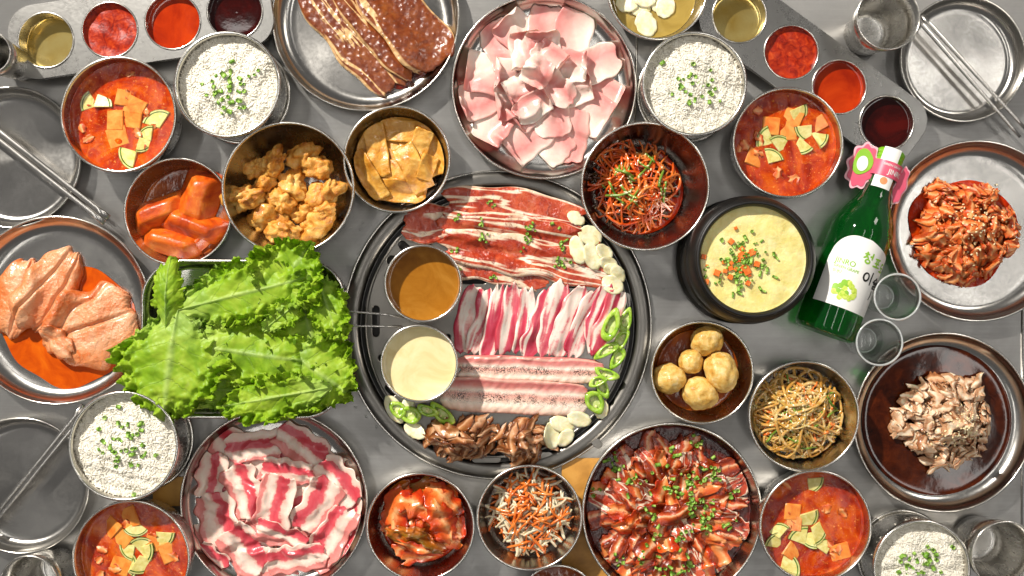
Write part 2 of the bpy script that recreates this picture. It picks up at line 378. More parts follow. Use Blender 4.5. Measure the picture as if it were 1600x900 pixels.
marble('marinated_beef', ['#84200c', '#aa3418', '#c04e2c', '#d07048'], ('#e6c7a4', '#f2e2ce'), 1.0, 2.2, .485, .52, .03, '#7a1c0c', 50, coat=.4, edge=.07, second=False)
slice_mat('pork_belly', [(0, '#e7b0a0'), (.12, '#efd0bc'), (.3, '#f5e6d6'), (.42, '#ecc7b4'), (.55, '#e0a596'), (.66, '#f3e2d2'), (.8, '#dc9288'), (.92, '#cc7470'), (1, '#e8b8a6')], 1.0, .1, 30, pepper='#2a160c', rough=.32, bump=.7)
slice_mat('bulgogi', [(0, '#c89670'), (.25, '#deb894'), (.45, '#eed2b4'), (.6, '#f3e0c8'), (.75, '#dcb48e'), (.9, '#b47e56'), (1, '#cea07a')], 1.0, .4, 90, rough=.38, bump=.8, coat=.12, bd=.0012, n2w=.9)
slice_mat('grill_bulgogi', [(0, '#8a5030'), (.25, '#b07a50'), (.45, '#cea07a'), (.6, '#deb894'), (.75, '#ac7448'), (1, '#8e5632')], 1.0, .35, 80, rough=.28, bump=.8, coat=.4, speck='#7a4222')
slice_mat('glazed_bulgogi', [(0, '#6a3418'), (.25, '#94582e'), (.45, '#ba8052'), (.6, '#d8ac84'), (.75, '#945a30'), (1, '#6e381a')], 1.0, .35, 60, rough=.2, bump=.7, coat=.6)
slice_mat('spicy_pork', [(0, '#c8501a'), (.25, '#de7834'), (.45, '#e89a58'), (.6, '#eeb47e'), (.75, '#da6a2c'), (1, '#bc4416')], 1.0, .35, 70, rough=.36, bump=.8, coat=.1, n2w=.9)
slice_mat('dark_spicy', [(0, '#6e1a06'), (.2, '#a83a10'), (.36, '#cc5c22'), (.46, '#e4a270'), (.54, '#eec09a'), (.62, '#c8501e'), (.8, '#7c2008'), (1, '#a84214')], 1.0, .34, 40, speck='#420b04', rough=.26, bump=.9, coat=.3)
slice_mat('kimchi', [(0, '#c43c0e'), (.2, '#da5a1e'), (.4, '#e8843e'), (.55, '#f0b47a'), (.7, '#e06a2a'), (.85, '#c83c0e'), (1, '#b02c08')], 1.0, .35, 50, speck='#9a1c04', rough=.2, bump=.9, coat=.6)
slice_mat('kimchi_green', [(0, '#7a5a12'), (.3, '#a8621a'), (.6, '#c8721f'), (1, '#8a3a08')], 1.0, .35, 60, speck='#9a2404', rough=.2, bump=.9, coat=.6)
slice_mat('raw_chicken', [(0, '#d8793c'), (.25, '#e09a68'), (.45, '#e6b088'), (.6, '#dc8a58'), (.8, '#e4a87c'), (1, '#d06a2c')], 1.0, .4, 26, rough=.25, bump=1.0, bs=200, coat=.35, speck='#d8641c', bd=.0022, sss=.25)
simple('green_cap', ['#6fae1a', '#84c02a'], 60, rough=.3, bump=0)
simple('white_paper', ['#e9e7e2', '#f1efea'], 60, rough=.45, bump=.05)
simple('pink_card', ['#d8506c', '#e0607a'], 60, rough=.4, bump=.05)
simple('pale_pink', ['#e9a8b4', '#efb8c2'], 60, rough=.4, bump=.05)
simple('label_green', ['#84b82c', '#90c238'], 60, rough=.45, bump=0)
simple('label_black', ['#15130f', '#221f1a'], 60, rough=.45, bump=0)
simple('label_grape', ['#9cbf2a', '#c2d84e', '#dbe67c'], 160, rough=.4, bump=0)
simple('label_orange', ['#e08a58', '#e89a68'], 60, rough=.45, bump=0)
@reg('green_glass')
def _(m):
    m.p(Base_Color=(.004, .10, .016, 1), Roughness=.05, IOR=1.5, Transmission_Weight=.35); m.set(m.b, 'Coat Weight', 1.0); m.set(m.b, 'Coat Roughness', .02)
    t = m.n('BsdfTransparent', {'Color': (.10, .78, .15, 1)}); x = m.n('MixShader', {0: .6}); m.nt.links.new(m.b.outputs[0], x.inputs[1]); m.nt.links.new(t.outputs[0], x.inputs[2]); m.nt.links.new(x.outputs[0], m.out.inputs[0])
@reg('glass_rim')
def _(m): m.p(Base_Color=(.9, .93, .92, 1), Roughness=.08, IOR=1.5, Transmission_Weight=.6); m.set(m.b, 'Coat Weight', 1.0)
@reg('clear_glass')
def _(m):
    m.p(Base_Color=(.98, 1, .99, 1), Roughness=.0, IOR=1.45, Transmission_Weight=1.0)
    t = m.n('BsdfTransparent', {'Color': (.97, .99, .98, 1)}); x = m.n('MixShader', {0: .3}); m.nt.links.new(m.b.outputs[0], x.inputs[1]); m.nt.links.new(t.outputs[0], x.inputs[2])
    g = m.n('BsdfGlossy', {'Roughness': .25}); y = m.n('MixShader', {0: m.math('MULTIPLY_ADD', m.math('POWER', m.n('LayerWeight').outputs['Facing'], 2.0), .35, .04)}); m.nt.links.new(x.outputs[0], y.inputs[1]); m.nt.links.new(g.outputs[0], y.inputs[2]); m.nt.links.new(y.outputs[0], m.out.inputs[0])

# ------------------------------------------------------------------ table (the setting)
V = [(-900, -620, -3), (900, -620, -3), (900, 620, -3), (-900, 620, -3), (-900, -620, 0), (900, -620, 0), (900, 620, 0), (-900, 620, 0)]
tab = part('table_top', mkmesh('table_top', V, [[3, 2, 1, 0], [4, 5, 6, 7], [0, 1, 5, 4], [1, 2, 6, 5], [2, 3, 7, 6], [3, 0, 4, 7]], MAT['table_steel'], smooth=False))
tab['kind'] = 'structure'
# raised steel strips: first imitates a reflected line, second is the table edge
for (x0, y0, x1, y1) in ((997, -30, 992, 200), (1597, 480, 1596, 930)):
    a, b = W(x0, y0), W(x1, y1)
    o = part('edge_and_reflection_line', mkmesh('edge_and_reflection_line', *tube([(a[0], a[1], 0), (b[0], b[1], 0)], 1.3, 8), MAT['rim_steel']), tab)
def board(px0, py0, px1, py1, label):
    a, b = W(px0, py0), W(px1, py1)
    Vb, Fb = plate2d([(a[0], a[1]), (b[0], a[1]), (b[0], b[1]), (a[0], b[1])], [], .3, 1.6, .3)
    wmesh('wooden_board', Vb, Fb, MAT['wood'], smooth=False, label=label, cat='board')
board(878, 716, 950, 960, 'thin yellow wooden board showing between the radish bowl and the spicy meat pan')
board(240, 745, 300, 790, 'small yellow wooden board showing below the rice bowl by the lettuce tray')

# ------------------------------------------------------------------ vessels
class Ves: pass
def vessel(name, px, py, r, h, rbf, mat, label, cat_, z0=.3, group=None, ring=False, th=1.0, beadr=1.4, foot=None):
    v = Ves(); zr = z0 + h
    v.px, v.py, v.rp = px, py, r; v.x, v.y = W(px, py, zr); v.R = PR(r, zr) - beadr * .6; v.h = h; v.rb = v.R * rbf; v.z0 = z0; v.th = th
    R, rb = v.R, v.rb
    v.root = empty(name, v.x, v.y, z0, label=label, cat=cat_, group=group)
    T = np.linspace(0, 1, 15)[1:] * math.pi / 2
    outer = [(0.01, 0), (rb * .6, 0), (rb * .97, 0)] + [(rb + (R - rb) * math.sin(t), h * (1 - math.cos(t))) for t in T]
    Ri, rbi = R - th, rb - th * .4
    inner = [(rbi + (Ri - rbi) * math.sin(t), th + (h - th) * (1 - math.cos(t))) for t in T[::-1]] + [(rbi * .97, th), (rbi * .6, th), (.01, th)]
    part('body', mkmesh('body', *lathe(outer + inner), MAT[mat]), v.root)
    part('rim', mkmesh('rim', *bead(R - .4, h, beadr), MAT['rim_steel']), v.root)
    if ring: part('base_ring', mkmesh('base_ring', *bead(R - 1.0, h * .2, 1.8), MAT['rim_steel']), v.root)
    v.Ri, v.rbi = Ri, rbi
    def zin(q):
        q = np.asarray(q, float); k = np.clip((q - rbi) / (Ri - rbi), 0, 1)
        return z0 + th + (h - th) * (1 - np.sqrt(np.clip(1 - k * k, 0, 1)))
    def rin(z):
        k = min(1, max(0, (z - z0 - th) / (h - th))); return rbi + (Ri - rbi) * math.sqrt(max(0, 1 - (1 - k) ** 2))
    v.zin, v.rin = zin, rin
    return v
class HM:
    """height field of what already lies in a dish, in world mm"""
    def __init__(s, v=None, x=0, y=0, R=100, fn=None, c=1.5):
        if v: x, y, R, fn = v.x, v.y, v.Ri, v.zin
        s.c = c; s.x, s.y, s.R = x, y, R; s.n = int(2 * (R + 40) / c) + 2; s.o = -(R + 40)
        g = s.o + np.arange(s.n) * c; X, Y = np.meshgrid(g, g); q = np.hypot(X, Y)
        s.h = np.where(q < R, fn(np.minimum(q, R)), fn(R * .999))
    def idx(s, x, y):
        return (np.clip((x - s.x - s.o) / s.c, 0, s.n - 1.01), np.clip((y - s.y - s.o) / s.c, 0, s.n - 1.01))
    def get(s, x, y):
        a, b = s.idx(np.asarray(x, float), np.asarray(y, float)); i, j = a.astype(int), b.astype(int); u, v = a - i, b - j; h = s.h
        return h[j, i] * (1 - u) * (1 - v) + h[j, i + 1] * u * (1 - v) + h[j + 1, i] * (1 - u) * v + h[j + 1, i + 1] * u * v
    def put(s, x, y, z):
        a, b = s.idx(x, y); np.maximum.at(s.h, (np.round(b).astype(int), np.round(a).astype(int)), z)
    def level(s, z): s.h = np.maximum(s.h, z)
    def hump(s, x, y, r, H, ey=1.0):
        g = s.o + np.arange(s.n) * s.c; X, Y = np.meshgrid(g, g); q = np.hypot(X + s.x - x, (Y + s.y - y) / ey) / r
        s.h = s.h + np.where(q < 1, H * (1 - q ** 2), 0)
    def blur(s, n=2):
        for _ in range(n): p = np.pad(s.h, 1, mode='edge'); s.h = (p[:-2, 1:-1] + p[2:, 1:-1] + p[1:-1, :-2] + p[1:-1, 2:] + 4 * s.h) / 8
    def putgrid(s, X, Y, Z, k=3):
        def up(A):
            n, m = A.shape; A = np.stack([np.interp(np.linspace(0, n - 1, n * k), np.arange(n), A[:, j]) for j in range(m)], 1)
            return np.stack([np.interp(np.linspace(0, m - 1, m * k), np.arange(m), A[i]) for i in range(len(A))], 0)
        s.put(up(X).ravel(), up(Y).ravel(), up(Z).ravel())

def sheet(hm, x, y, deg, L, Wd, seed, t=1.2, nu=22, nv=14, stiff=10, wr=1.0, wf=.09, edge=.05, rnd=.3, curl=0, cr=5, bend=0, ruf=0, rf=9, tfn=None, lift=0, put=True, taper=0, lim=None, disc=0, el=0):
    """a limp slice laid on what is below it; returns V, F, uv in world mm. deg: screen clockwise"""
    r = np.random.RandomState(seed)
    u = np.linspace(-.5, .5, nu); v = np.linspace(-.5, .5, nv); U, Vv = np.meshgrid(u, v, indexing='ij')
    e1 = 1 + edge * sn(Vv * 6, 0 * Vv, 2.2, seed + 1) + .25 * edge * sn(Vv * 6, 0 * Vv, 9, seed + 15); e2 = 1 + edge * sn(U * 6, 0 * U, 2.4, seed + 2) * 1.4
    Wy = Wd * e2 * (1 - rnd * np.abs(2 * U) ** 5) * (1 - taper * (U + .5))
    lx = U * L * e1 * (1 - rnd * .35 * np.abs(2 * Vv) ** 5); ly = Vv * Wy + bend * (4 * U * U - .5)
    if disc:
        a2, b2 = 2 * U, 2 * Vv; lx = lx * (1 - disc) + disc * .5 * L * a2 * np.sqrt(1 - b2 ** 2 / 2) * e1; ly = ly * (1 - disc) + disc * (.5 * Wd * b2 * np.sqrt(1 - a2 ** 2 / 2) * e2 + bend * (4 * U * U - .5))
    dz = np.zeros_like(lx)
    if curl:
        uc = (.5 - curl) * L; s_ = lx - uc; th = np.clip(s_, 0, None) / cr; on = s_ > 0
        lx = np.where(on, uc + cr * np.sin(th), lx); dz = np.where(on, cr * (1 - np.cos(th)) + .04 * np.clip(s_, 0, None), 0)
    if ruf:
        ed = np.maximum(np.abs(2 * U), np.abs(2 * Vv)) ** 3; s_ = np.arctan2(Vv, U)
        fr = np.sin(s_ * rf + 2.0 * sn(lx, ly, .05, seed + 5)) + .6 * np.sin(s_ * rf * 2.3 + 3 * sn(lx, ly, .08, seed + 6))
        dz = dz + ruf * ed * fr; lx = lx * (1 + .05 * ed * np.sin(s_ * rf * 1.7 + seed)); ly = ly * (1 + .09 * ed * np.cos(s_ * rf * 1.9 + seed))
    a = -math.radians(deg); X = x + lx * math.cos(a) - ly * math.sin(a); Y = y + lx * math.sin(a) + ly * math.cos(a)
    if lim is not None:
        q = np.hypot(X - lim[0], Y - lim[1]) + 1e-6; f = np.minimum(1, lim[2] / q) ** .9; X = lim[0] + (X - lim[0]) * f; Y = lim[1] + (Y - lim[1]) * f
    h = hm.get(X, Y); z = h.copy()
    for _ in range(stiff):
        p = np.pad(z, 1, mode='edge'); av = (p[:-2, 1:-1] + p[2:, 1:-1] + p[1:-1, :-2] + p[1:-1, 2:]) / 4
        z = np.maximum(h, .35 * z + .65 * av)
    z = z + .25 + lift + wr * np.clip(sn(X, Y, wf, seed + 3) * .8 + .5, 0, None)
    if el: z = z + el * np.maximum(np.abs(2 * U), np.abs(2 * Vv)) ** 4 * np.clip(sn(lx, ly, .06, seed + 17) + .35, 0, None)
    if ruf: z = np.maximum(z + dz, h + .2)
    else: z = z + dz
    tt = t if tfn is None else tfn(U, Vv, lx, ly)
    top = z + tt
    if put: hm.putgrid(X, Y, top)
    n = nu * nv; V = np.concatenate([np.stack([X, Y, top], -1).reshape(-1, 3), np.stack([X, Y, z], -1).reshape(-1, 3)])
    i, j = np.meshgrid(np.arange(nu - 1), np.arange(nv - 1), indexing='ij'); q = (i * nv + j).ravel()
    F = np.stack([q, q + nv, q + nv + 1, q + 1], -1); Fb = F[:, ::-1] + n
    bd = list(range(0, nv)) + [k * nv + nv - 1 for k in range(1, nu)] + [(nu - 1) * nv + k for k in range(nv - 2, -1, -1)] + [k * nv for k in range(nu - 2, 0, -1)]
    S = [[bd[k], bd[(k + 1) % len(bd)], bd[(k + 1) % len(bd)] + n, bd[k] + n] for k in range(len(bd))]
    uv = np.stack([U + .5, Vv + .5], -1).reshape(-1, 2); uv = np.concatenate([uv, uv])
    return V, F.tolist() + Fb.tolist() + S, uv

def liquid(v, z, mat, name, label, cat_, amp=.25, seed=1, hm=None, rings=26, seg=72, outline=None, cx=None, cy=None, f=.1, kind=None):
    R = v.rin(z) + .3 if v else 0
    rr = np.r_[np.linspace(0, .96, rings)[1:], .975, .99, 1.0] if outline is None else np.linspace(0, 1, rings)[1:]; rings = len(rr) + 1; a = np.linspace(0, 2 * np.pi, seg, endpoint=False)
    Ra = np.full(seg, R) if outline is None else outline(a)
    X = (cx if cx is not None else v.x) + rr[:, None] * Ra * np.cos(a); Y = (cy if cy is not None else v.y) + rr[:, None] * Ra * np.sin(a)
    Z = z + amp * sn(X, Y, f, seed) * (1 - rr[:, None] ** 6)
    if outline is None: Z = Z + .9 * np.exp(-(1 - rr[:, None]) * R / 1.6)
    if outline is not None: Z = Z - 0.8 * rr[:, None] ** 8
    V = np.vstack([[(cx if cx is not None else v.x), (cy if cy is not None else v.y), z], np.stack([X, Y, Z], -1).reshape(-1, 3)])
    F = [[0, 1 + j, 1 + (j + 1) % seg] for j in range(seg)]
    for i in range(rings - 2):
        for j in range(seg): F.append([1 + i * seg + j, 1 + (i + 1) * seg + j, 1 + (i + 1) * seg + (j + 1) % seg, 1 + i * seg + (j + 1) % seg])
    if hm is not None: hm.put(X.ravel(), Y.ravel(), Z.ravel())
    return wmesh(name, V, F, MAT[mat], label=label, cat=cat_, kind=kind)

def chive_bits(hm, pts, name, label, mat='chive', rmin=1.5, rmax=2.3, seed=3, cat_='chives', parent=None):
    r = np.random.RandomState(seed); L = []
    for (x, y) in pts:
        z = float(hm.get(x, y)); rad = r.uniform(rmin, rmax); ln = r.uniform(2.0, 6.5); a = r.uniform(0, 6.28)
        if r.rand() < .55:   # lying
            d = np.array([math.cos(a), math.sin(a), r.uniform(-.15, .25)]) * ln / 2
            c = np.array([x, y, z + rad * .8]); V, F = tube([c - d, c + d], rad, 7, False)
        else:                # standing ring
            c = np.array([x, y, z]); d = np.array([r.uniform(-.5, .5), r.uniform(-.5, .5), ln * .6]); V, F = tube([c, c + d], rad, 7, False)
        n = len(V); ctr = V.mean(0); Vi = np.concatenate([V, V[:7] * .4 + V[:7].mean(0) * .6, V[7:] * .4 + V[7:].mean(0) * .6])
        for k in range(7):
            k2 = (k + 1) % 7; F.append([k, k2, 14 + k2, 14 + k]); F.append([7 + k, 21 + k, 21 + k2, 7 + k2]); F.append([14 + k, 14 + k2, 21 + k2, 21 + k])
        L.append((Vi, F))
    Vv = []; Ff = []; o = 0
    for v_, f_ in L:
        Vv.append(v_); Ff += [[q + o for q in f] for f in f_]; o += len(v_)
    return wmesh(name, np.concatenate(Vv), Ff, MAT[mat], smooth=True, kind='stuff', label=label, cat=cat_)

def ellips(n=6, m=4):
    V = [(0, 0, -1)]; F = []
    for i in range(1, m):
        t = -math.pi / 2 + math.pi * i / m
        for j in range(n): V.append((math.cos(t) * math.cos(2 * math.pi * j / n), math.cos(t) * math.sin(2 * math.pi * j / n), math.sin(t)))
    V.append((0, 0, 1)); last = len(V) - 1
    for j in range(n): F.append([0, 1 + (j + 1) % n, 1 + j]); F.append([last, last - n + j, last - n + (j + 1) % n])
    for i in range(m - 2):
        for j in range(n): F.append([1 + i * n + j, 1 + i * n + (j + 1) % n, 1 + (i + 1) * n + (j + 1) % n, 1 + (i + 1) * n + j])
    return np.array(V, float), F
def scatter(P, sx, sy, sz, seed, tilt=.4):
    """many little grains; P: n x 3"""
    r = np.random.RandomState(seed); E, F = ellips(); n = len(P)
    E = E[:, [2, 0, 1]]
    k = r.uniform(.8, 1.2, (n, 1, 1)); Q = E[None] * np.array([sx, sy, sz]) * k
    a = r.uniform(0, 6.28, n); p = r.uniform(-tilt, tilt, n)
    x = Q[..., 0] * np.cos(p)[:, None] - Q[..., 2] * np.sin(p)[:, None]; z = Q[..., 0] * np.sin(p)[:, None] + Q[..., 2] * np.cos(p)[:, None]
    X = x * np.cos(a)[:, None] - Q[..., 1] * np.sin(a)[:, None]; Y = x * np.sin(a)[:, None] + Q[..., 1] * np.cos(a)[:, None]
    V = (np.stack([X, Y, z], -1) + np.asarray(P)[:, None]).reshape(-1, 3)
    m = len(E); FF = [[q + i * m for q in f] for i in range(n) for f in F]
    return V, FF
def sesame(hm, cx, cy, sd, n, seed, label, lim=None):
    r = np.random.RandomState(seed); x = r.normal(cx, sd, n); y = r.normal(cy, sd, n)
    if lim is not None: k = np.hypot(x - lim[0], y - lim[1]) < lim[2]; x, y = x[k], y[k]
    P = np.stack([x, y, hm.get(x, y) + .3], -1); V, F = scatter(P, 1.5, .95, .6, seed, .3)
    return wmesh('sesame_seeds', V, F, MAT['sesame'], label=label, cat='sesame', kind='stuff')

# ---- rice bowls
_rice = None
def rice_bowl(px, py, r, word, seed, n=38):
    global _rice
    v = vessel('rice_bowl', px, py, r, 66, .86, 'steel', 'straight sided steel bowl of steamed rice ' + word, 'bowl', group='steel rice bowls', ring=True, th=1.4, beadr=1.7)
    R = v.Ri - .4; top = v.z0 + 55
    rs = np.random.RandomState(seed)
    q = R * np.sqrt(np.linspace(0.001, 1, 2400)); a = np.arange(2400) * 2.39996 + seed
    q = np.minimum(q + rs.uniform(-1.5, 1.5, 2400), R - 1); X = v.x + q * np.cos(a); Y = v.y + q * np.sin(a)
    dome = lambda X, Y: top + 5 * (1 - ((X - v.x) ** 2 + (Y - v.y) ** 2) / R ** 2) + 1.6 * sn(X, Y, .13, seed) + 1.0 * sn(X, Y, .33, seed + 1)
    Z = dome(X, Y) + rs.uniform(-.1, 1.1, 2400)
    g = scatter(np.stack([X, Y, Z], -1), 3.3, .98, .9, seed, .25)
    rr = np.linspace(0, 1, 20)[1:]; aa = np.linspace(0, 2 * np.pi, 48, endpoint=False)
    DX = v.x + rr[:, None] * R * np.cos(aa); DY = v.y + rr[:, None] * R * np.sin(aa)
    D = np.vstack([[v.x, v.y, top + 6], np.stack([DX, DY, dome(DX, DY) + .75], -1).reshape(-1, 3)])
    F = [[0, 1 + j, 1 + (j + 1) % 48] for j in range(48)] + [[1 + i * 48 + j, 1 + (i + 1) * 48 + j, 1 + (i + 1) * 48 + (j + 1) % 48, 1 + i * 48 + (j + 1) % 48] for i in range(18) for j in range(48)]
    Vv = np.concatenate([D, g[0]]); Ff = F + [[k + len(D) for k in f] for f in g[1]]
    wmesh('steamed_rice', Vv, Ff, MAT['rice'], kind='stuff', label='mound of white steamed rice in the bowl ' + word, cat='rice')
    hm = HM(v); hm.put(X, Y, Z + 1); hm.h = np.where(hm.h < top - 3, top + 4, hm.h)
    pts = [(v.x + rs.normal(0, R * .27), v.y + rs.normal(0, R * .27)) for _ in range(n)]
    chive_bits(hm, pts, 'chopped_chives', 'chopped green chives sprinkled on the rice ' + word, seed=seed, rmin=1.5, rmax=2.5)
rice_bowl(355, 132, 83, 'beside the stew at top left', 11, 42)
rice_bowl(1085, 131, 82, 'between the pale pork plate and slanting sauce tray', 12, 30)
rice_bowl(193, 697, 86, 'below the marinated chicken plate', 13, 40)
rice_bowl(1440, 888, 76, 'at the bottom beside the tumbler', 14, 36)

# ---- stews
def rotpts(P, a): c, s = math.cos(a), math.sin(a); P = np.asarray(P, float); return np.stack([P[:, 0] * c - P[:, 1] * s, P[:, 0] * s + P[:, 1] * c], -1)
def prism(poly, z0, z1, bev=.5, ztop=None):
    """convex-ish prism with softened top edge"""
    P = np.asarray(poly, float); n = len(P); c = P.mean(0)
    d = (P - c); ins = P - d / (np.linalg.norm(d, axis=1)[:, None] + 1e-9) * bev * 1.3
    V = np.vstack([np.c_[P, np.full(n, z0)], np.c_[P, np.full(n, z1 - bev)], np.c_[ins, np.full(n, z1)]])
    F = [[k, (k + 1) % n, n + (k + 1) % n, n + k] for k in range(n)] + [[n + k, n + (k + 1) % n, 2 * n + (k + 1) % n, 2 * n + k] for k in range(n)] + [list(range(2 * n, 3 * n)), list(range(n))[::-1]]
    return V, F
def tofu(px, py, z, deg, s, seed, label, group):
    r = random.Random(seed); x, y = W(px, py, z); a = -math.radians(deg)
    sx, sy = s * r.uniform(.85, 1.15) / 2, s * r.uniform(.85, 1.15) / 2
    P = []
    for (cx, cy) in ((1, 1), (-1, 1), (-1, -1), (1, -1)):
        for t in (0, 1, 2):
            k = math.atan2(cy, cx) - .6 + t * .6
            P.append((cx * (sx - 1.2) + 1.2 * math.cos(k) + r.uniform(-.5, .5), cy * (sy - 1.2) + 1.2 * math.sin(k) + r.uniform(-.5, .5)))
    V, F = prism(rotpts(P, a), -6, r.uniform(.5, 1.3), .9)
    tl = r.uniform(-.22, .22); V[:, 2] += V[:, 0] * tl
    V = V + np.array([x, y, z]); wmesh('tofu_cube', V, F, MAT['tofu'], label=label, cat='tofu', group=group, smooth=False)
def courgette(px, py, z, deg, s, seed, label, group, span=95):
    r = random.Random(seed); x, y = W(px, py, z); a = -math.radians(deg); sp = math.radians(span + r.uniform(-20, 20)); R = s
    arc = [(R * math.cos(t), R * math.sin(t)) for t in np.linspace(-sp / 2, sp / 2, 11)]
    P = [(0.0, 0.0)] + arc; P = np.array(P) - np.array([R * .6, 0])
    V, F = prism(rotpts(P, a), -4, 1.2, .5); n = len(P)
    mi = []
    for f in F:
        if len(f) == 4 and 1 <= (f[0] % n) <= n - 2: mi.append(1)
        else: mi.append(0)
    # thin dark skin band on the top edge
    S = rotpts(np.array([(R * 1.0 * math.cos(t) - R * .6, R * math.sin(t)) for t in np.linspace(-sp / 2, sp / 2, 11)]), a)
    S2 = rotpts(np.array([(R * .84 * math.cos(t) - R * .6, R * .84 * math.sin(t)) for t in np.linspace(-sp / 2, sp / 2, 11)]), a)
    k0 = len(V); V = np.vstack([V, np.c_[S, np.full(11, 1.05)], np.c_[S2, np.full(11, 1.3)]])
    for k in range(10): F.append([k0 + k, k0 + k + 1, k0 + 12 + k, k0 + 11 + k]); mi.append(1)
    tx, ty = r.uniform(-.26, .26), r.uniform(-.26, .26); V[:, 2] += V[:, 0] * tx + V[:, 1] * ty
    wmesh('courgette_slice', V + np.array([x, y, z]), F, [MAT['courgette'], MAT['courgette_skin']], midx=mi, label=label, cat='courgette', group=group, smooth=False)
def stew(px, py, r, word, seed, tof, cou):
    v = vessel('stew_bowl', px, py, r, 52, .72, 'steel', 'steel bowl of orange stew ' + word, 'bowl', group='steel bowls of stew')
    z = v.z0 + 35
    liquid(v, z, 'stew', 'stew_broth', 'orange red broth in the stew bowl ' + word, 'broth', .5, seed, f=.16)
    rr = random.Random(seed)
    for i, (a, b, *d) in enumerate(tof):
        tofu(a, b, z, d[0] if d else rr.uniform(0, 90), rr.uniform(17, 22), seed * 100 + i, 'orange tofu cube, %s, in the stew %s' % (where(a, b, px, py, r), word), 'tofu cubes in the stew ' + word)
    for i, (a, b, *d) in enumerate(cou):
        courgette(a, b, z, d[0] if d else rr.uniform(0, 360), rr.uniform(16, 21), seed * 200 + i, 'courgette piece, %s, in the stew %s' % (where(a, b, px, py, r), word), 'courgette pieces in the stew ' + word)
    # curds of egg and meat breaking the surface
    hm = HM(v); hm.level(z)
    for k in range(9):
        a = rr.uniform(0, 6.28); q = v.R * rr.uniform(.3, .8); V, F, uv = sheet(hm, v.x + q * math.cos(a), v.y + q * math.sin(a), rr.uniform(0, 180), rr.uniform(9, 15), rr.uniform(6, 10), seed * 31 + k, t=.8, nu=12, nv=8, wr=1.4, wf=.5, edge=.2, rnd=.7, lift=-.9)
        wmesh('stew_curd', V, F, MAT['spicy_pork'], uv, label='pale curd, %s, in the stew %s' % (where(q * math.cos(a), -q * math.sin(a), 0, 0, v.R), word), cat='curd', group='curds in the stew ' + word)
stew(185, 179, 91, 'at top left', 1, [(193, 153, 10), (211, 167, 25), (180, 188, 0), (206, 187, 8), (183, 214, -18)],
     [(138, 160, 200), (161, 157, 320), (244, 184, 250), (229, 208, 240), (226, 227, 60), (199, 246, 150)])
stew(1231, 223, 87, 'by the slanting tray', 2, [(1205, 197, 5), (1232, 204, 0), (1180, 246, 20), (1277, 194, 60), (1238, 184, 25)],
     [(1249, 180, 20), (1193, 217, 200), (1221, 222, 285), (1257, 208, 130), (1283, 214, 20), (1252, 231, 80), (1208, 243, 300)])
stew(205, 873, 92, 'at the bottom left corner', 3, [(192, 842, 40), (265, 863, -20), (188, 884, 20), (203, 808, -20), (173, 824, 40), (238, 848, 10)],
     [(213, 829, 90), (257, 843, 45), (222, 849, 270), (200, 861, 140), (228, 864, 20), (205, 884, 0), (225, 884, 70)])
stew(1274, 822, 88, 'at bottom right', 4, [(1238, 800, 5), (1238, 862, 35), (1312, 862, -15), (1240, 818, 5)],
     [(1214, 826, 260), (1210, 845, 230), (1235, 880, 330), (1249, 836, 240), (1264, 813, 30), (1262, 843, 130), (1282, 830, 20), (1288, 850, 260), (1273, 757, 40)])

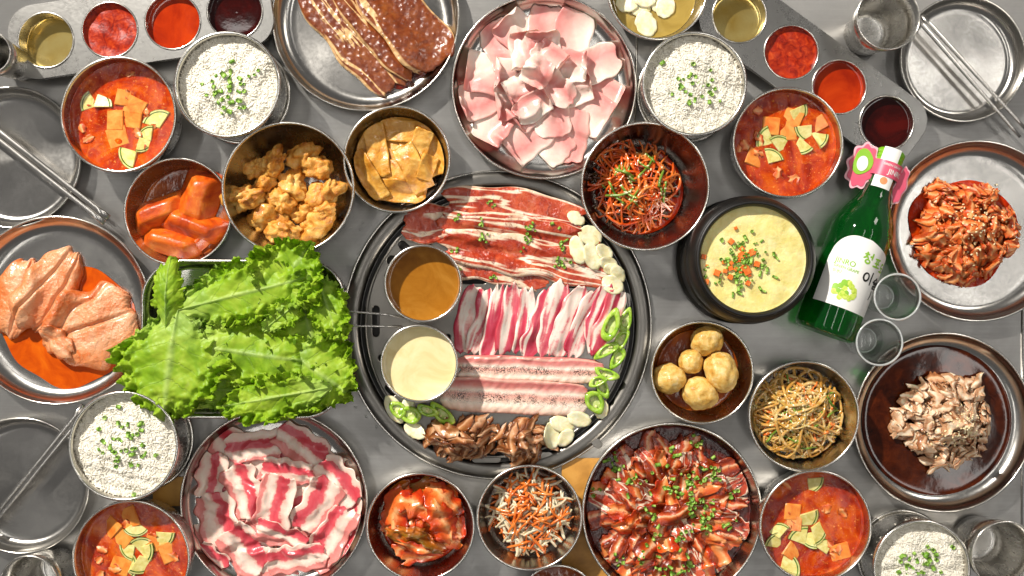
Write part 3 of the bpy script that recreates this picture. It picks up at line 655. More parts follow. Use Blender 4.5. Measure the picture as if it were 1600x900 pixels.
# ---- sauce trays
def sauce_tray(pts, rp, label, word):
    zt = 26.0; P = [W(a, b, zt) for a, b in pts]; R = PR(rp, zt) - .6
    c = np.mean(P, 0); a = math.atan2(P[-1][1] - P[0][1], P[-1][0] - P[0][0])
    root = empty('sauce_tray', c[0], c[1], .3, a, label=label, cat='tray', group='four well sauce trays')
    D = [rotpts([np.array(p) - c], -a)[0] for p in P]
    hw = R + 10; x0, x1 = D[0][0], D[-1][0]; cr = hw * .72
    out = []
    for (sx, sy, t0) in ((1, 1, 0), (-1, 1, 90), (-1, -1, 180), (1, -1, 270)):
        ex = (x1 if sx > 0 else x0) + sx * (hw - cr); ey = sy * (hw - cr)
        out += [(ex + cr * math.cos(math.radians(t)), ey + cr * math.sin(math.radians(t))) for t in np.linspace(t0, t0 + 90, 10)]
    holes = [[(d[0] + R * math.cos(t), d[1] + R * math.sin(t)) for t in np.linspace(0, 2 * math.pi, 56, endpoint=False)] for d in D]
    V, F = plate2d(out, holes, zt - 1.4, zt, .4)
    part('flange', mkmesh('flange', V, F, MAT['tray_steel'], smooth=False), root)
    ov = np.array(out); n = len(ov); cc = ov.mean(0)
    ring = lambda k, z: np.c_[cc + (ov - cc) * (1 + k / np.linalg.norm(ov - cc, axis=1)[:, None]), np.full(n, z)]
    V = np.vstack([ring(.1, zt - .6), ring(.8, zt - 2.5), ring(.6, zt - 6)]); F = [[i * n + j, (i + 1) * n + j, (i + 1) * n + (j + 1) % n, i * n + (j + 1) % n] for i in range(2) for j in range(n)]
    part('turned_edge', mkmesh('turned_edge', V, F, MAT['tray_steel']), root)
    wells = []
    for d, p in zip(D, P):
        prof = [(.01, .6), (R * .78, .6), (R * .88, 2.2), (R * .95, 7), (R - .5, zt - 1), (R, zt + .3)]
        o = part('well', mkmesh('well', *lathe(prof, 64), MAT['steel']), root, (d[0], d[1], 0))
        part('well_rim', mkmesh('well_rim', *bead(R, zt + .3, 1.0, 64, 8), MAT['rim_steel']), o)
        v = Ves(); v.x, v.y, v.R = p[0], p[1], R; v.rin = lambda z, R=R: R - .9; wells.append(v)
    nm = [('sesame_oil', 'golden sesame oil', .05, 8), ('salsa', 'chunky red chilli paste', 1.3, 21), ('red_sauce', 'smooth orange red sauce', .1, 18.5), ('soy', 'dark red brown soy sauce', .06, 18.5)]
    for i, (v, (m, l, amp, z)) in enumerate(zip(wells, nm)):
        if m == 'sesame_oil': v.rin = lambda z, R=R: R * .955
        liquid(v, z, m, 'dipping_sauce', l + ' in the ' + word, 'sauce', amp, 40 + i, f=.22 if m == 'salsa' else .08, seg=56)
sauce_tray([(72, 63), (172, 47), (270, 34), (367, 18)], 44, 'long steel sauce tray with four round wells at the top left edge', 'sauce tray at top left')
sauce_tray([(1155, 25), (1236, 82), (1311, 136), (1385, 192)], 43, 'slanting steel sauce tray with four round wells beside the tumbler', 'slanting sauce tray')

# ---- plates
def plate(px, py, r, label, h=20, mat='plate_steel', rbf=.8): return vessel('steel_plate', px, py, r, h, rbf, mat, label, 'plate', group='round steel plates', beadr=1.2)
E1 = plate(1505, 92, 99, 'empty steel plate under chopsticks at top right', 18)
E2 = plate(16, 246, 111, 'empty steel plate under flat chopsticks at the left edge', 18)
E3 = plate(33, 759, 107, 'empty steel plate under thin chopsticks near the lower left corner', 18)
PG = plate(571, 27, 147, 'steel plate holding brown marinated rib meat')
PP = plate(850, 135, 145, 'steel plate piled with pale pink pork slices')
PC = plate(88, 485, 148, 'steel plate of orange marinated chicken')
PB = plate(428, 786, 147, 'steel plate piled with red and white beef slices')
PJ = plate(1527, 361, 142, 'steel plate of red spicy stir fried pork')
PU = plate(1474, 660, 141, 'steel plate of shaved beef in dark broth')
# ---- bowls
B_GAR = vessel('steel_bowl', 1027, -16, 79, 34, .6, 'steel', 'steel bowl of garlic slices in oil at the top edge', 'bowl')
B_CAR = vessel('steel_bowl', 278, 331, 85, 36, .62, 'steel', 'steel bowl of braised orange carrot chunks', 'bowl')
B_CHK = vessel('steel_bowl', 450, 294, 104, 56, .58, 'steel', 'deep steel bowl of fried chicken pieces', 'bowl')
B_ODE = vessel('steel_bowl', 620, 249, 84, 40, .66, 'steel', 'steel bowl of fishcake strips', 'bowl')
B_PAJ = vessel('steel_bowl', 1008, 291, 101, 56, .5, 'steel', 'steel bowl of red shredded scallion salad', 'bowl')
B_POT = vessel('steel_bowl', 1097, 582, 81, 36, .62, 'steel', 'steel bowl of small braised potatoes', 'bowl')
B_JAP = vessel('steel_bowl', 1256, 650, 87, 46, .62, 'steel', 'steel bowl of glass noodles with sesame', 'bowl')
B_KIM = vessel('steel_bowl', 657, 823, 85, 38, .62, 'steel', 'steel bowl of red cabbage kimchi', 'bowl')
B_RAD = vessel('steel_bowl', 827, 809, 83, 38, .6, 'steel', 'steel bowl of shredded white radish and carrot', 'bowl')
B_BOT = vessel('steel_bowl', 872, 946, 64, 30, .62, 'steel', 'steel bowl cut off by the bottom edge below the radish bowl', 'bowl')
B_SPI = vessel('steel_pan', 1050, 801, 141, 32, .88, 'steel', 'wide steel pan of dark spicy marinated meat', 'pan', beadr=1.5)
# ---- tumblers
def cup(px, py, r, label, h=72, f=.7):
    zr = h + .3; x, y = W(px, py, zr); R = PR(r, zr) - .8; rb = R * f
    root = empty('steel_tumbler', x, y, .3, label=label, cat='tumbler', group='steel tumblers')
    prof = [(.01, 0), (rb - 2, 0), (rb, 2)] + [(rb + (R - rb) * t, 2 + (h - 2) * t) for t in (.3, .6, 1)] + [(R - 1 - (R - rb) * t, h - (h - 4) * t) for t in (0, .4, .8, 1)] + [(rb - 6, 2.5), (.01, 2.5)]
    part('body', mkmesh('body', *lathe(prof, 64), MAT['steel']), root); part('rim', mkmesh('rim', *bead(R - .5, h, 1.0, 64, 8), MAT['rim_steel']), root)
cup(1388, 28, 51, 'steel tumbler beside the empty plate at top right')
cup(45, 914, 47, 'steel tumbler cut off at the bottom left corner')
cup(1572, 868, 55, 'steel tumbler at the bottom right corner', 75)
cup(-16, 82, 34, 'steel tumbler just showing at the left edge by the sauce tray')
# ---- chopsticks
def chop(x0, y0, x1, y1, z0, z1, w0, w1, flat, label, group):
    a = np.array([*W(x0, y0, z0), z0]); b = np.array([*W(x1, y1, z1), z1]); n = 14; t = np.linspace(0, 1, n)
    Vt, F = tube(np.zeros((n, 3)) + np.c_[t, 0 * t, 0 * t], 1.0, 10)
    ln = np.linalg.norm(b - a); d = (b - a) / ln; s = np.cross(d, (0, 0, 1)); s /= np.linalg.norm(s); u = np.cross(s, d)
    Vt = np.array(Vt); w_ = w0 + (w1 - w0) * Vt[:, 0]
    sq = np.sign(Vt[:, 1:]) * np.abs(Vt[:, 1:]) ** .6
    V = a + Vt[:, :1] * ln * d + (sq[:, :1] * w_[:, None]) * s + (sq[:, 1:] * w_[:, None] * flat) * u
    wmesh('chopstick', V, F, MAT['stick_steel'], label=label, cat='chopstick', group=group)
chop(-70, 166, 163, 348, 21, 21, 2.9, 3.1, .6, 'flat steel chopstick, lower of the pair on the plate at the left edge', 'flat chopsticks')
chop(-66, 155, 170, 340, 21, 21, 2.9, 3.1, .6, 'flat steel chopstick, upper of the pair on the plate at the left edge', 'flat chopsticks')
chop(-30, 832, 130, 633, 20, 21, 1.6, 2.4, .8, 'thin steel chopstick, upper of the pair on the lower left plate', 'thin chopsticks')
chop(-24, 836, 138, 637, 20, 21, 1.6, 2.4, .8, 'thin steel chopstick, lower of the pair on the lower left plate', 'thin chopsticks')
chop(1594, 214, 1430, 26, 20, 21, 1.6, 2.3, .8, 'thin steel chopstick, lower of the pair on the top right plate', 'thin chopsticks at top right')
chop(1603, 202, 1440, 24, 20, 21, 1.6, 2.3, .8, 'thin steel chopstick, upper of the pair on the top right plate', 'thin chopsticks at top right')

# ------------------------------------------------------------------ food on the plates
def slices(hm, rows, mat, name, base, dish, cat_, v, group, seed, cr_=141, **kw):
    for i, row in enumerate(rows):
        px, py, deg, L, Wd = row[:5]; k = dict(kw); k.update(row[5] if len(row) > 5 else {})
        m = k.pop('mat', mat); zz = float(hm.get(*W(px, py, 25))); x, y = W(px, py, zz)
        V, F, uv = sheet(hm, x, y, deg, L * PX, Wd * PX, seed + i * 7, **k)
        wmesh(name, V, F, MAT[m], uv, label='%s, %s, on the %s' % (base, where(px, py, v[0], v[1], v[2]), dish), cat=cat_, group=group)
# galbi
hm = HM(PG)
gt = lambda T: (lambda U, V, lx, ly: T * (1 - np.abs(2 * V) ** 8 * .5) * (1 - np.abs(2 * U) ** 14 * .5) + .7 * np.maximum(0, np.sin(lx * .85 + ly * .85)) * np.maximum(0, np.sin(lx * .85 - ly * .85)))
for i, (a, b, dg, L, Wd, wd) in enumerate([(545, 52, 50, 215, 74, 'nearest the rice bowl'), (586, 40, 49, 195, 60, 'in the middle of the plate'), (628, 24, 52, 190, 92, 'nearest the pale pork plate')]):
    x, y = W(a, b, 14); V, F, uv = sheet(hm, x, y, dg, L * PX, Wd * PX, 500 + i, nu=80, nv=30, tfn=gt(6.0), stiff=30, wr=.8, wf=.05, edge=.05, rnd=.3, bend=2)
    wmesh('rib_meat_slab', V, F, MAT['galbi'], uv, label='brown glazed rib meat slab with fat streaks ' + wd, cat='meat', group='marinated rib slabs')
xx, yy = W(640, 118, 3)
liquid(None, 2.6, 'dark_glaze', 'marinade_puddle', 'dark marinade puddle under the brown rib meat', 'sauce', .1, 5, outline=lambda a: 22 + 8 * np.sin(2 * a + 1) + 4 * np.sin(3 * a), cx=W(632, 110, 3)[0], cy=W(632, 110, 3)[1], rings=10)
# pale pork: rolled and folded slices
rs = np.random.RandomState(77); rows = []
for k in range(13):
    a = k * 2 * math.pi / 13 + rs.uniform(-.12, .12); q = 86 + rs.uniform(-6, 6)
    rows.append((843 + q * math.cos(a), 135 + q * .98 * math.sin(a), math.degrees(a) + rs.uniform(-40, 40), rs.uniform(84, 100), rs.uniform(58, 70), dict(curl=rs.choice([0, .14, .22]), cr=rs.uniform(5, 8))))
for k in range(8):
    a = k * 2 * math.pi / 8 + .3 + rs.uniform(-.15, .15); q = 50 + rs.uniform(-6, 6)
    rows.append((842 + q * math.cos(a), 130 + q * math.sin(a), math.degrees(a) + rs.uniform(-50, 50), rs.uniform(72, 88), rs.uniform(50, 62), dict(curl=rs.choice([0, .2, .3]), cr=rs.uniform(5, 8))))
rows += [(820, 95, 95, 66, 40, dict(curl=.35, cr=6)), (862, 92, 40, 64, 44, dict(curl=.3, cr=5)), (812, 140, 150, 70, 44, dict(curl=.3, cr=6)), (868, 140, 40, 66, 44, {}), (835, 165, -30, 66, 42, dict(curl=.25, cr=5)), (838, 118, 120, 56, 44, dict(curl=.3, cr=7))]
slices(HM(PP), rows, 'pale_pork', 'pork_slice', 'pale pink pork slice', 'pale pork plate', 'pork', (842, 132, 110), 'pale pork slices', 900, t=.9, wr=2.6, wf=.07, stiff=9, edge=.05, rnd=.2, el=1.0, nu=30, nv=20, lim=(PP.x, PP.y, 92))
# red beef
rows = [(360, 700, 60, 70, 60, {}), (500, 860, 30, 80, 60, {}), (330, 840, 40, 60, 50, {}), (470, 760, 60, 80, 54, {}), (400, 810, -40, 80, 50, {}), (360, 780, 20, 80, 50, {}), (500, 725, 20, 80, 46, {}), (545, 840, 100, 70, 40, {}), (430, 720, 0, 90, 60, {}), (545, 790, 80, 80, 45, {}), (440, 800, 10, 100, 80, {}), (420, 880, 0, 90, 40, {}),
        (397, 697, -6, 86, 46, {}), (471, 697, 35, 86, 48, {}), (334, 742, 100, 72, 46, {}), (530, 752, 48, 84, 52, {}), (383, 766, 70, 84, 56, {}), (449, 738, 4, 80, 42, {}),
        (342, 812, 75, 84, 62, {}), (497, 788, -58, 84, 54, {}), (432, 784, 102, 88, 56, {}), (386, 856, 48, 84, 62, {}), (440, 838, 22, 80, 38, {}), (522, 832, -58, 88, 50, {}), (463, 873, -8, 92, 44, {}), (332, 870, 40, 50, 36, {})]
slices(HM(PB), rows, 'red_beef', 'beef_slice', 'red beef slice', 'red beef plate', 'beef', (430, 785, 125), 'red and white beef slices', 1300, t=1.0, wr=1.5, wf=.08, stiff=9, edge=.09, rnd=.1, el=2.4, nu=34, nv=24, lim=(PB.x, PB.y, 93))
# marinated chicken
hm = HM(PC); px0, py0 = W(102, 505, 3)
liquid(None, 3.0, 'orange_marinade', 'orange_marinade', 'orange marinade pool under the raw chicken', 'sauce', .1, 9, hm=hm, outline=lambda a: 71 + 5 * np.sin(2 * a + 2.2) + 3.5 * np.sin(3 * a) + 2 * np.sin(7 * a), cx=px0, cy=py0)
def thigh(T, cuts, seed):
    def f(U, V, lx, ly):
        e = (1 - np.abs(2 * U) ** 4) ** .5 * (1 - np.abs(2 * V) ** 4) ** .5
        t = T * (.15 + .85 * np.nan_to_num(e)) + 1.6 * sn(lx, ly, .13, seed) * e + .35 * sn(lx, ly, .35, seed + 1) * e + .12 * sn(lx, ly, 1.0, seed + 2)
        for c, s, wd in cuts: t = t - 4.5 * e * np.exp(-((V + s * U - c) / wd) ** 2)
        return np.clip(t, .6, None)
    return f
for i, (a, b, dg, L, Wd, T, cuts, wd) in enumerate([(22, 466, 105, 120, 70, 12, [(.1, .1, .03)], 'by the left edge'), (72, 452, 118, 136, 84, 13, [(-.12, .3, .028), (.25, .1, .03)], 'in the middle of the plate'), (140, 512, -25, 142, 120, 14, [(.02, .12, .026), (.3, -.4, .03)], 'nearest the lettuce'), (88, 536, 40, 60, 44, 7, [], 'smallest, at the bottom')]):
    x, y = W(a, b, 15); V, F, uv = sheet(hm, x, y, dg, L * PX, Wd * PX, 640 + i, nu=64, nv=52, tfn=thigh(T, cuts, 60 + i), stiff=40, wr=.3, edge=.07, rnd=.5)
    wmesh('chicken_thigh', V, F, MAT['raw_chicken'], uv, label='raw marinated chicken piece ' + wd, cat='chicken', group='raw chicken pieces')

# heaps of small crumpled meat
def heap(hm, name, label, cat_, mat, cx, cy, rad, n, seed, L=(14, 26), Wd=(7, 13), wr=3.0, ex=1.0, ey=1.0, part_name='meat_piece', squ=.6, t=1.9, mats=None, hump=0, curls=(0, 0, .3, .4)):
    r = np.random.RandomState(seed); root = empty(name, cx, cy, float(hm.get(cx, cy)), label=label, cat=cat_)
    if hump:
        g = hm.o + np.arange(hm.n) * hm.c; X, Y = np.meshgrid(g, g); X, Y = X + hm.x - cx, Y + hm.y - cy
        q = np.hypot(X / ex, Y / ey) / rad; hm.h = hm.h + np.where(q < 1, hump * (1 - q ** 2), 0)
    for i in range(n):
        q = rad * math.sqrt((i + .5) / n) if i < n * .75 else rad * r.uniform(0, .75); a = i * 2.39996 + r.uniform(-.3, .3)
        lob = 1 + .07 * math.sin(3 * a + seed) + .06 * math.sin(5 * a + seed * 2)
        x, y = cx + q * ex * lob * math.cos(a), cy + q * ey * lob * math.sin(a)
        V, F, uv = sheet(hm, x, y, r.uniform(0, 360), r.uniform(*L), r.uniform(*Wd), seed + i * 11, nu=18, nv=9, stiff=5, wr=wr, wf=.3, edge=.16, rnd=.75, disc=.85, curl=r.choice(curls), cr=r.uniform(2.2, 4), bend=r.uniform(-6, 6), tfn=lambda U, V_, a_, b_: t * (1.25 - .8 * np.abs(2 * V_) ** 3))
        if i % 4 == 0: hm.blur(2)
        m = mats[r.randint(len(mats))] if mats else mat
        wmesh(part_name, V, F, MAT[m], uv, parent=root)
    return root
hm = HM(PJ); c = W(1507, 362, 8)
liquid(None, 3.2, 'chilli_sauce', 'chilli_sauce_pool', 'orange red sauce pool under the stir fried pork', 'sauce', .1, 12, hm=hm, outline=lambda a: 58 + 3 * np.sin(3 * a) + 2 * np.sin(5 * a + 1), cx=c[0], cy=c[1])
heap(hm, 'stir_fried_pork', 'heap of red spicy stir fried pork pieces with sesame', 'pork', 'spicy_pork', c[0], c[1], 61, 300, 2100, hump=10, wr=1.5, L=(10, 22), Wd=(6, 10.5))
sesame(hm, c[0] + 4, c[1] + 6, 18, 90, 5, 'pale sesame seeds on the red stir fried pork')
hm = HM(PU); c = W(1474, 656, 8)
liquid(PU, 1.95, 'soy_broth', 'soy_broth', 'dark brown soy broth around the shaved beef', 'broth', .08, 13); hm.level(1.95)
heap(hm, 'shaved_beef', 'heap of pale brown shaved beef in the dark broth', 'beef', 'bulgogi', c[0], c[1], 57, 230, 2600, wr=1.5, ey=1.0, hump=6, L=(13, 27), Wd=(6, 11), mats=['bulgogi'] * 6 + ['grill_bulgogi'])
sesame(hm, c[0] + 5, c[1] - 6, 12, 120, 6, 'sesame seeds on the shaved beef in broth')
# spicy pan
hm = HM(B_SPI); liquid(B_SPI, 6, 'dark_glaze', 'dark_spicy_sauce', 'dark red sauce in the pan of spicy meat', 'sauce', .3, 15); hm.level(6)
rs = np.random.RandomState(5); rows = []
for k in range(84):
    q = 112 * math.sqrt((k + .5) / 84); a = k * 2.39996
    rows.append((1047 + q * math.cos(a), 806 + q * math.sin(a), math.degrees(a) + rs.uniform(-35, 35), rs.uniform(42, 78), rs.uniform(20, 36), dict(curl=rs.choice([0, 0, .2]), cr=4, mat=['dark_spicy', 'dark_spicy', 'marinated_beef', 'spicy_pork', 'kimchi'][rs.randint(5)])))
rows = rows[::-1]
slices(hm, rows, 'dark_spicy', 'spicy_meat_slice', 'dark spicy meat slice', 'spicy meat pan', 'meat', (1047, 806, 120), 'spicy meat slices in the pan', 3100, t=1.5, wr=2.6, wf=.13, stiff=6, edge=.16, disc=.6, lim=(B_SPI.x, B_SPI.y, B_SPI.R - 7))
pts = []
for k in range(46):
    a = rs.uniform(0, 6.28); q = rs.uniform(20, 86); cx_, cy_ = B_SPI.x + q * math.cos(a), B_SPI.y - 4 + q * math.sin(a)
    pts += [(cx_ + rs.normal(0, 5), cy_ + rs.normal(0, 5)) for _ in range(rs.randint(2, 8))]
pts = [p for p in pts if math.hypot(p[0] - B_SPI.x, p[1] - B_SPI.y) < 86]
chive_bits(hm, pts, 'chopped_scallion', 'chopped green scallion over the spicy meat pan', seed=9, rmin=1.2, rmax=2.3, cat_='scallion')

# ------------------------------------------------------------------ food in the bowls
def blob(seed, lobes, R, amp, f, sub=4, flat=1.0):
    bm = bmesh.new(); bmesh.ops.create_icosphere(bm, subdivisions=sub, radius=1); r = random.Random(seed)
    ls = [(Vector((r.uniform(-1, 1), r.uniform(-1, 1), r.uniform(-.5, .7))).normalized(), r.uniform(.25, .55)) for _ in range(lobes)]
    off = Vector((seed * 3.1, seed * 1.7, 0))
    for v in bm.verts:
        d = v.co.normalized(); k = .72
        for l, s in ls: k = max(k, .72 + s * max(0, (d.dot(l) - .45) / .55) ** .5)
        k += amp * mnoise.fractal(d * f + off, 1.0, 2.0, 4)
        v.co = d * k * R
    V = np.array([v.co[:] for v in bm.verts]); F = [[v.index for v in f_.verts] for f_ in bm.faces]; bm.free()
    V[:, 2] *= flat
    return V, F
CK = (450, 300, 75)
hm = HM(B_CHK)
for i, (a, b, s) in enumerate([(404, 262, 21), (434, 253, 20), (474, 243, 24), (495, 264, 22), (415, 285, 20), (383, 308, 25), (456, 290, 27), (506, 302, 25), (471, 333, 20), (421, 343, 29), (493, 352, 25), (447, 361, 22), (440, 318, 20), (505, 330, 15)]):
    z0 = float(hm.get(*W(a, b, 20))); x, y = W(a, b, z0 + 14); V, F = blob(70 + i, 4, s * PX * .95, .42, 2.0, 4, .85); V *= np.array([1 + .22 * math.sin(i * 2.1), 1 - .2 * math.sin(i * 2.1), 1])
    V = rotpts(V[:, :2], i).tolist() and np.c_[rotpts(V[:, :2], i), V[:, 2]]
    zb = max(float(hm.get(x + dx, y + dy)) for dx, dy in ((0, 0), (6, 0), (-6, 0), (0, 6), (0, -6))) * .6 + z0 * .4
    V[:, 2] += zb - V[:, 2].min() - 1.5; V[:, :2] += (x, y); hm.put(V[:, 0], V[:, 1], V[:, 2])
    wmesh('fried_chicken_piece', V, F, MAT['fried_chicken'], label='crisp fried chicken piece, %s, in the fried chicken bowl' % where(a, b, *CK), cat='fried chicken', group='fried chicken pieces')
# fishcake
rows = [(612, 238, 60, 90, 60, {}), (600, 250, 30, 90, 40, {}), (645, 240, 100, 90, 44, {}), (620, 270, 0, 90, 40, {}), (630, 190, 5, 60, 24, {}), (571, 220, 82, 70, 30, {}), (628, 300, 6, 78, 34, {}), (675, 236, 78, 80, 32, {}), (634, 206, 6, 82, 34, {}), (657, 228, 110, 50, 30, {}), (590, 235, 80, 84, 32, {}), (577, 276, 60, 80, 30, {}), (645, 262, 62, 76, 36, {}), (668, 262, 108, 40, 24, {})]
hm = HM(B_ODE); hm.hump(B_ODE.x, B_ODE.y, 55, 9)
slices(hm, rows, 'fishcake', 'fishcake_strip', 'tan fishcake strip', 'fishcake bowl', 'fishcake', (622, 248, 62), 'fishcake strips', 4000, t=2.2, wr=1.2, wf=.05, stiff=16, edge=.03, rnd=.05, lim=(B_ODE.x, B_ODE.y, B_ODE.R * .86))
# braised carrots
hm = HM(B_CAR); liquid(B_CAR, 9, 'brown_sauce', 'braising_liquid', 'brown braising liquid in the carrot bowl', 'sauce', .2, 21); hm.level(9)
def polytope(seed, planes, p=12, amp=.03, sub=4):
    V, F = blob(seed, 0, 1.0, 0, 1, sub); d = V / np.linalg.norm(V, axis=1)[:, None]; acc = 0
    for n, h in planes:
        n = np.array(n, float); n /= np.linalg.norm(n); acc = acc + (np.maximum(d @ n, 0) / h) ** p
    r = acc ** (-1 / p); r = r * (1 + amp * sn(d[:, 0] * 3 + d[:, 2], d[:, 1] * 3, 1.5, seed))
    return d * r[:, None], F
def chunk(px, py, z, deg, L, Wd, H, seed, mat, name, label, cat_, group, cut=.5, sub=4):
    r = random.Random(seed); u = lambda a, b: r.uniform(a, b)
    P = [((0, 0, -1), .8), ((0, u(.8, 1), u(.35, .7)), u(.55, .7)), ((0, -u(.8, 1), u(.3, .9)), u(.6, .75)), ((1, u(-.3, .3), u(0, .4)), u(.85, 1)), ((-1, u(-.5, .5), u(.1, .5)), u(.8, 1)), ((u(-.3, .3), u(-.3, .3), 1), u(.75, .95)), ((0, 1, -.2), 1), ((0, -1, -.2), 1), ((u(.4, .8), u(-1, 1), .3), .85)]
    V, F = polytope(seed, P, 26, .03, sub)
    V *= np.array([L * PX, Wd * PX, H]) / 2 * 1.15
    V = np.c_[rotpts(V[:, :2], -math.radians(deg)), V[:, 2]]; x, y = W(px, py, z + H / 2); V += (x, y, z - V[:, 2].min())
    wmesh(name, V, F, MAT[mat], label=label, cat=cat_, group=group); return V
for i, (a, b, dg, L, Wd, H, wd) in enumerate([(308, 308, -70, 66, 62, 26, 'at the upper right'), (247, 333, 160, 72, 50, 24, 'at the left'), (300, 350, 20, 74, 44, 24, 'at the right below the biggest'), (270, 378, 15, 72, 40, 20, 'at the bottom'), (310, 378, -40, 50, 24, 14, 'thin, at the lower right')]):
    chunk(a, b, 6, dg, L, Wd, H, 30 + i, 'carrot_chunk', 'carrot_chunk', 'glossy orange carrot chunk %s of the braised carrot bowl' % wd, 'carrot', 'braised carrot chunks')
# potatoes
liquid(B_POT, 7, 'brown_sauce', 'braising_liquid', 'thin brown sauce under the small potatoes', 'sauce', .1, 22)
for i, (a, b, dg, L, Wd, wd) in enumerate([(1105, 533, -20, 52, 44, 'topmost'), (1080, 565, 0, 38, 38, 'smallest, in the middle'), (1046, 592, 0, 50, 47, 'leftmost'), (1126, 581, 65, 64, 50, 'longest, at the right'), (1093, 614, 20, 55, 50, 'lowest')]):
    V, F = blob(120 + i, 0, 1, .09, 1.5, 4); V /= .72; V *= np.array([L, Wd, min(L, Wd)]) * PX * .5
    V = np.c_[rotpts(V[:, :2], -math.radians(dg)), V[:, 2]]; x, y = W(a, b, 20); V += (x, y, 3 + (float(B_POT.zin(math.hypot(x - B_POT.x, y - B_POT.y))) - 1.3) * .7 - V[:, 2].min())
    wmesh('potato', V, F, MAT['potato'], label='small braised potato, %s in its bowl' % wd, cat='potato', group='braised potatoes')
# strands
def strands(hm, n, cx, cy, rad, seed, L, r0, curv, sides=5, npt=12, lim=None, flat=False, z_extra=1.2):
    rs = np.random.RandomState(seed); Ps = []
    for i in range(n):
        ln = rs.uniform(*L); a = rs.uniform(0, 6.28); q = rad * math.sqrt(rs.rand()); x, y = cx + q * math.cos(a), cy + q * math.sin(a)
        d = rs.uniform(0, 6.28); k = rs.uniform(-curv, curv); s = np.linspace(-.5, .5, npt) * ln
        th = d + k * s + .25 * np.sin(s * .12 + rs.uniform(0, 6)) * (curv > .005)
        X = np.cumsum(np.cos(th)) * ln / npt; Y = np.cumsum(np.sin(th)) * ln / npt; X += x - X.mean(); Y += y - Y.mean()
        if lim is not None:
            qq = np.hypot(X - lim[0], Y - lim[1]); f = np.minimum(1, lim[2] / (qq + 1e-6)); X = lim[0] + (X - lim[0]) * f; Y = lim[1] + (Y - lim[1]) * f
        h = hm.get(X, Y); z = h.copy()
        for _ in range(6): p = np.pad(z, 1, mode='edge'); z = np.maximum(h, (p[:-2] + p[2:] + z) / 3)
        r_ = r0 * rs.uniform(.75, 1.25); z = z + r_ * .7 + rs.uniform(0, z_extra)
        Xi = np.interp(np.linspace(0, npt - 1, 60), np.arange(npt), X); Yi = np.interp(np.linspace(0, npt - 1, 60), np.arange(npt), Y); Zi = np.interp(np.linspace(0, npt - 1, 60), np.arange(npt), z)
        hm.put(Xi, Yi, Zi + r_ * .6)
        Ps.append(tube(np.c_[X, Y, z], r_ * np.r_[.6, np.ones(npt - 2), .6], sides))
    V = []; F = []; o = 0
    for v_, f_ in Ps: V.append(v_); F += [[q + o for q in f] for f in f_]; o += len(v_)
    return np.concatenate(V), F
def strand_stuff(hm, name, label, cat_, mat, n, cx, cy, rad, seed, L, r0, curv, **k):
    V, F = strands(hm, n, cx, cy, rad, seed, L, r0, curv, **k)
    return wmesh(name, V, F, MAT[mat], label=label, cat=cat_, kind='stuff')
# scallion salad
v = B_PAJ; hm = HM(v); c = (v.x - 7, v.y + 3)
liquid(v, 7, 'chilli_sauce', 'chilli_dressing', 'red chilli dressing in the scallion salad bowl', 'sauce', .2, 31, cx=v.x, cy=v.y); hm.level(7)
g = hm.o + np.arange(hm.n) * hm.c; X, Y = np.meshgrid(g, g); q = np.hypot(X + 7, Y - 3) / 50; hm.h += np.where(q < 1, 15 * (1 - q ** 2), 0)
lm = (c[0], c[1], 50)
strand_stuff(hm, 'dark_scallion_shreds', 'dark glossy scallion shreds low in the red salad bowl', 'scallion', 'dark_strand', 110, *c, 38, 51, (30, 70), 1.6, .06, lim=lm)
strand_stuff(hm, 'red_scallion_shreds', 'orange red scallion shreds heaped in the salad bowl', 'scallion', 'red_strand', 100, *c, 36, 52, (40, 95), 1.4, .05, lim=lm)
strand_stuff(hm, 'green_scallion_shreds', 'a few green scallion shreds in the red salad', 'scallion', 'green_strand', 16, *c, 34, 53, (14, 36), 1.3, .03, lim=lm)
sesame(hm, c[0], c[1] + 2, 18, 110, 7, 'sesame seeds on the red scallion salad', lm)
# japchae
v = B_JAP; hm = HM(v); c = (v.x, v.y); lm = (v.x, v.y, v.R * .84); hm.level(14)
g = hm.o + np.arange(hm.n) * hm.c; X, Y = np.meshgrid(g, g); q = np.hypot(X - 2, Y + 6) / 46; hm.h += np.where(q < 1, 10 * (1 - q ** 2), 0)
strand_stuff(hm, 'mushroom_shreds', 'dark mushroom shreds among the glass noodles', 'mushroom', 'noodle_dark', 40, c[0], c[1] + 12, 36, 60, (16, 40), 1.4, .05, lim=lm)
strand_stuff(hm, 'glass_noodles', 'amber glass noodles tangled in the steel bowl', 'noodles', 'noodle', 105, c[0], c[1] - 5, 34, 61, (60, 130), 1.6, .05, lim=lm, npt=18)
strand_stuff(hm, 'carrot_strips', 'orange carrot strips among the glass noodles', 'carrot', 'carrot_strip', 22, *c, 36, 62, (14, 30), 1.3, .02, lim=lm)
strand_stuff(hm, 'scallion_strips', 'green scallion strips among the glass noodles', 'scallion', 'green_strand', 20, *c, 38, 63, (10, 26), 1.1, .03, lim=lm)
strand_stuff(hm, 'top_glass_noodles', 'loose glass noodles lying on top of the noodle bowl', 'noodles', 'noodle', 14, c[0] + 5, c[1], 28, 64, (60, 120), 1.6, .05, lim=lm, npt=18)
sesame(hm, c[0] - 3, c[1] + 6, 15, 320, 8, 'white sesame seeds heaped on the glass noodles', lm)
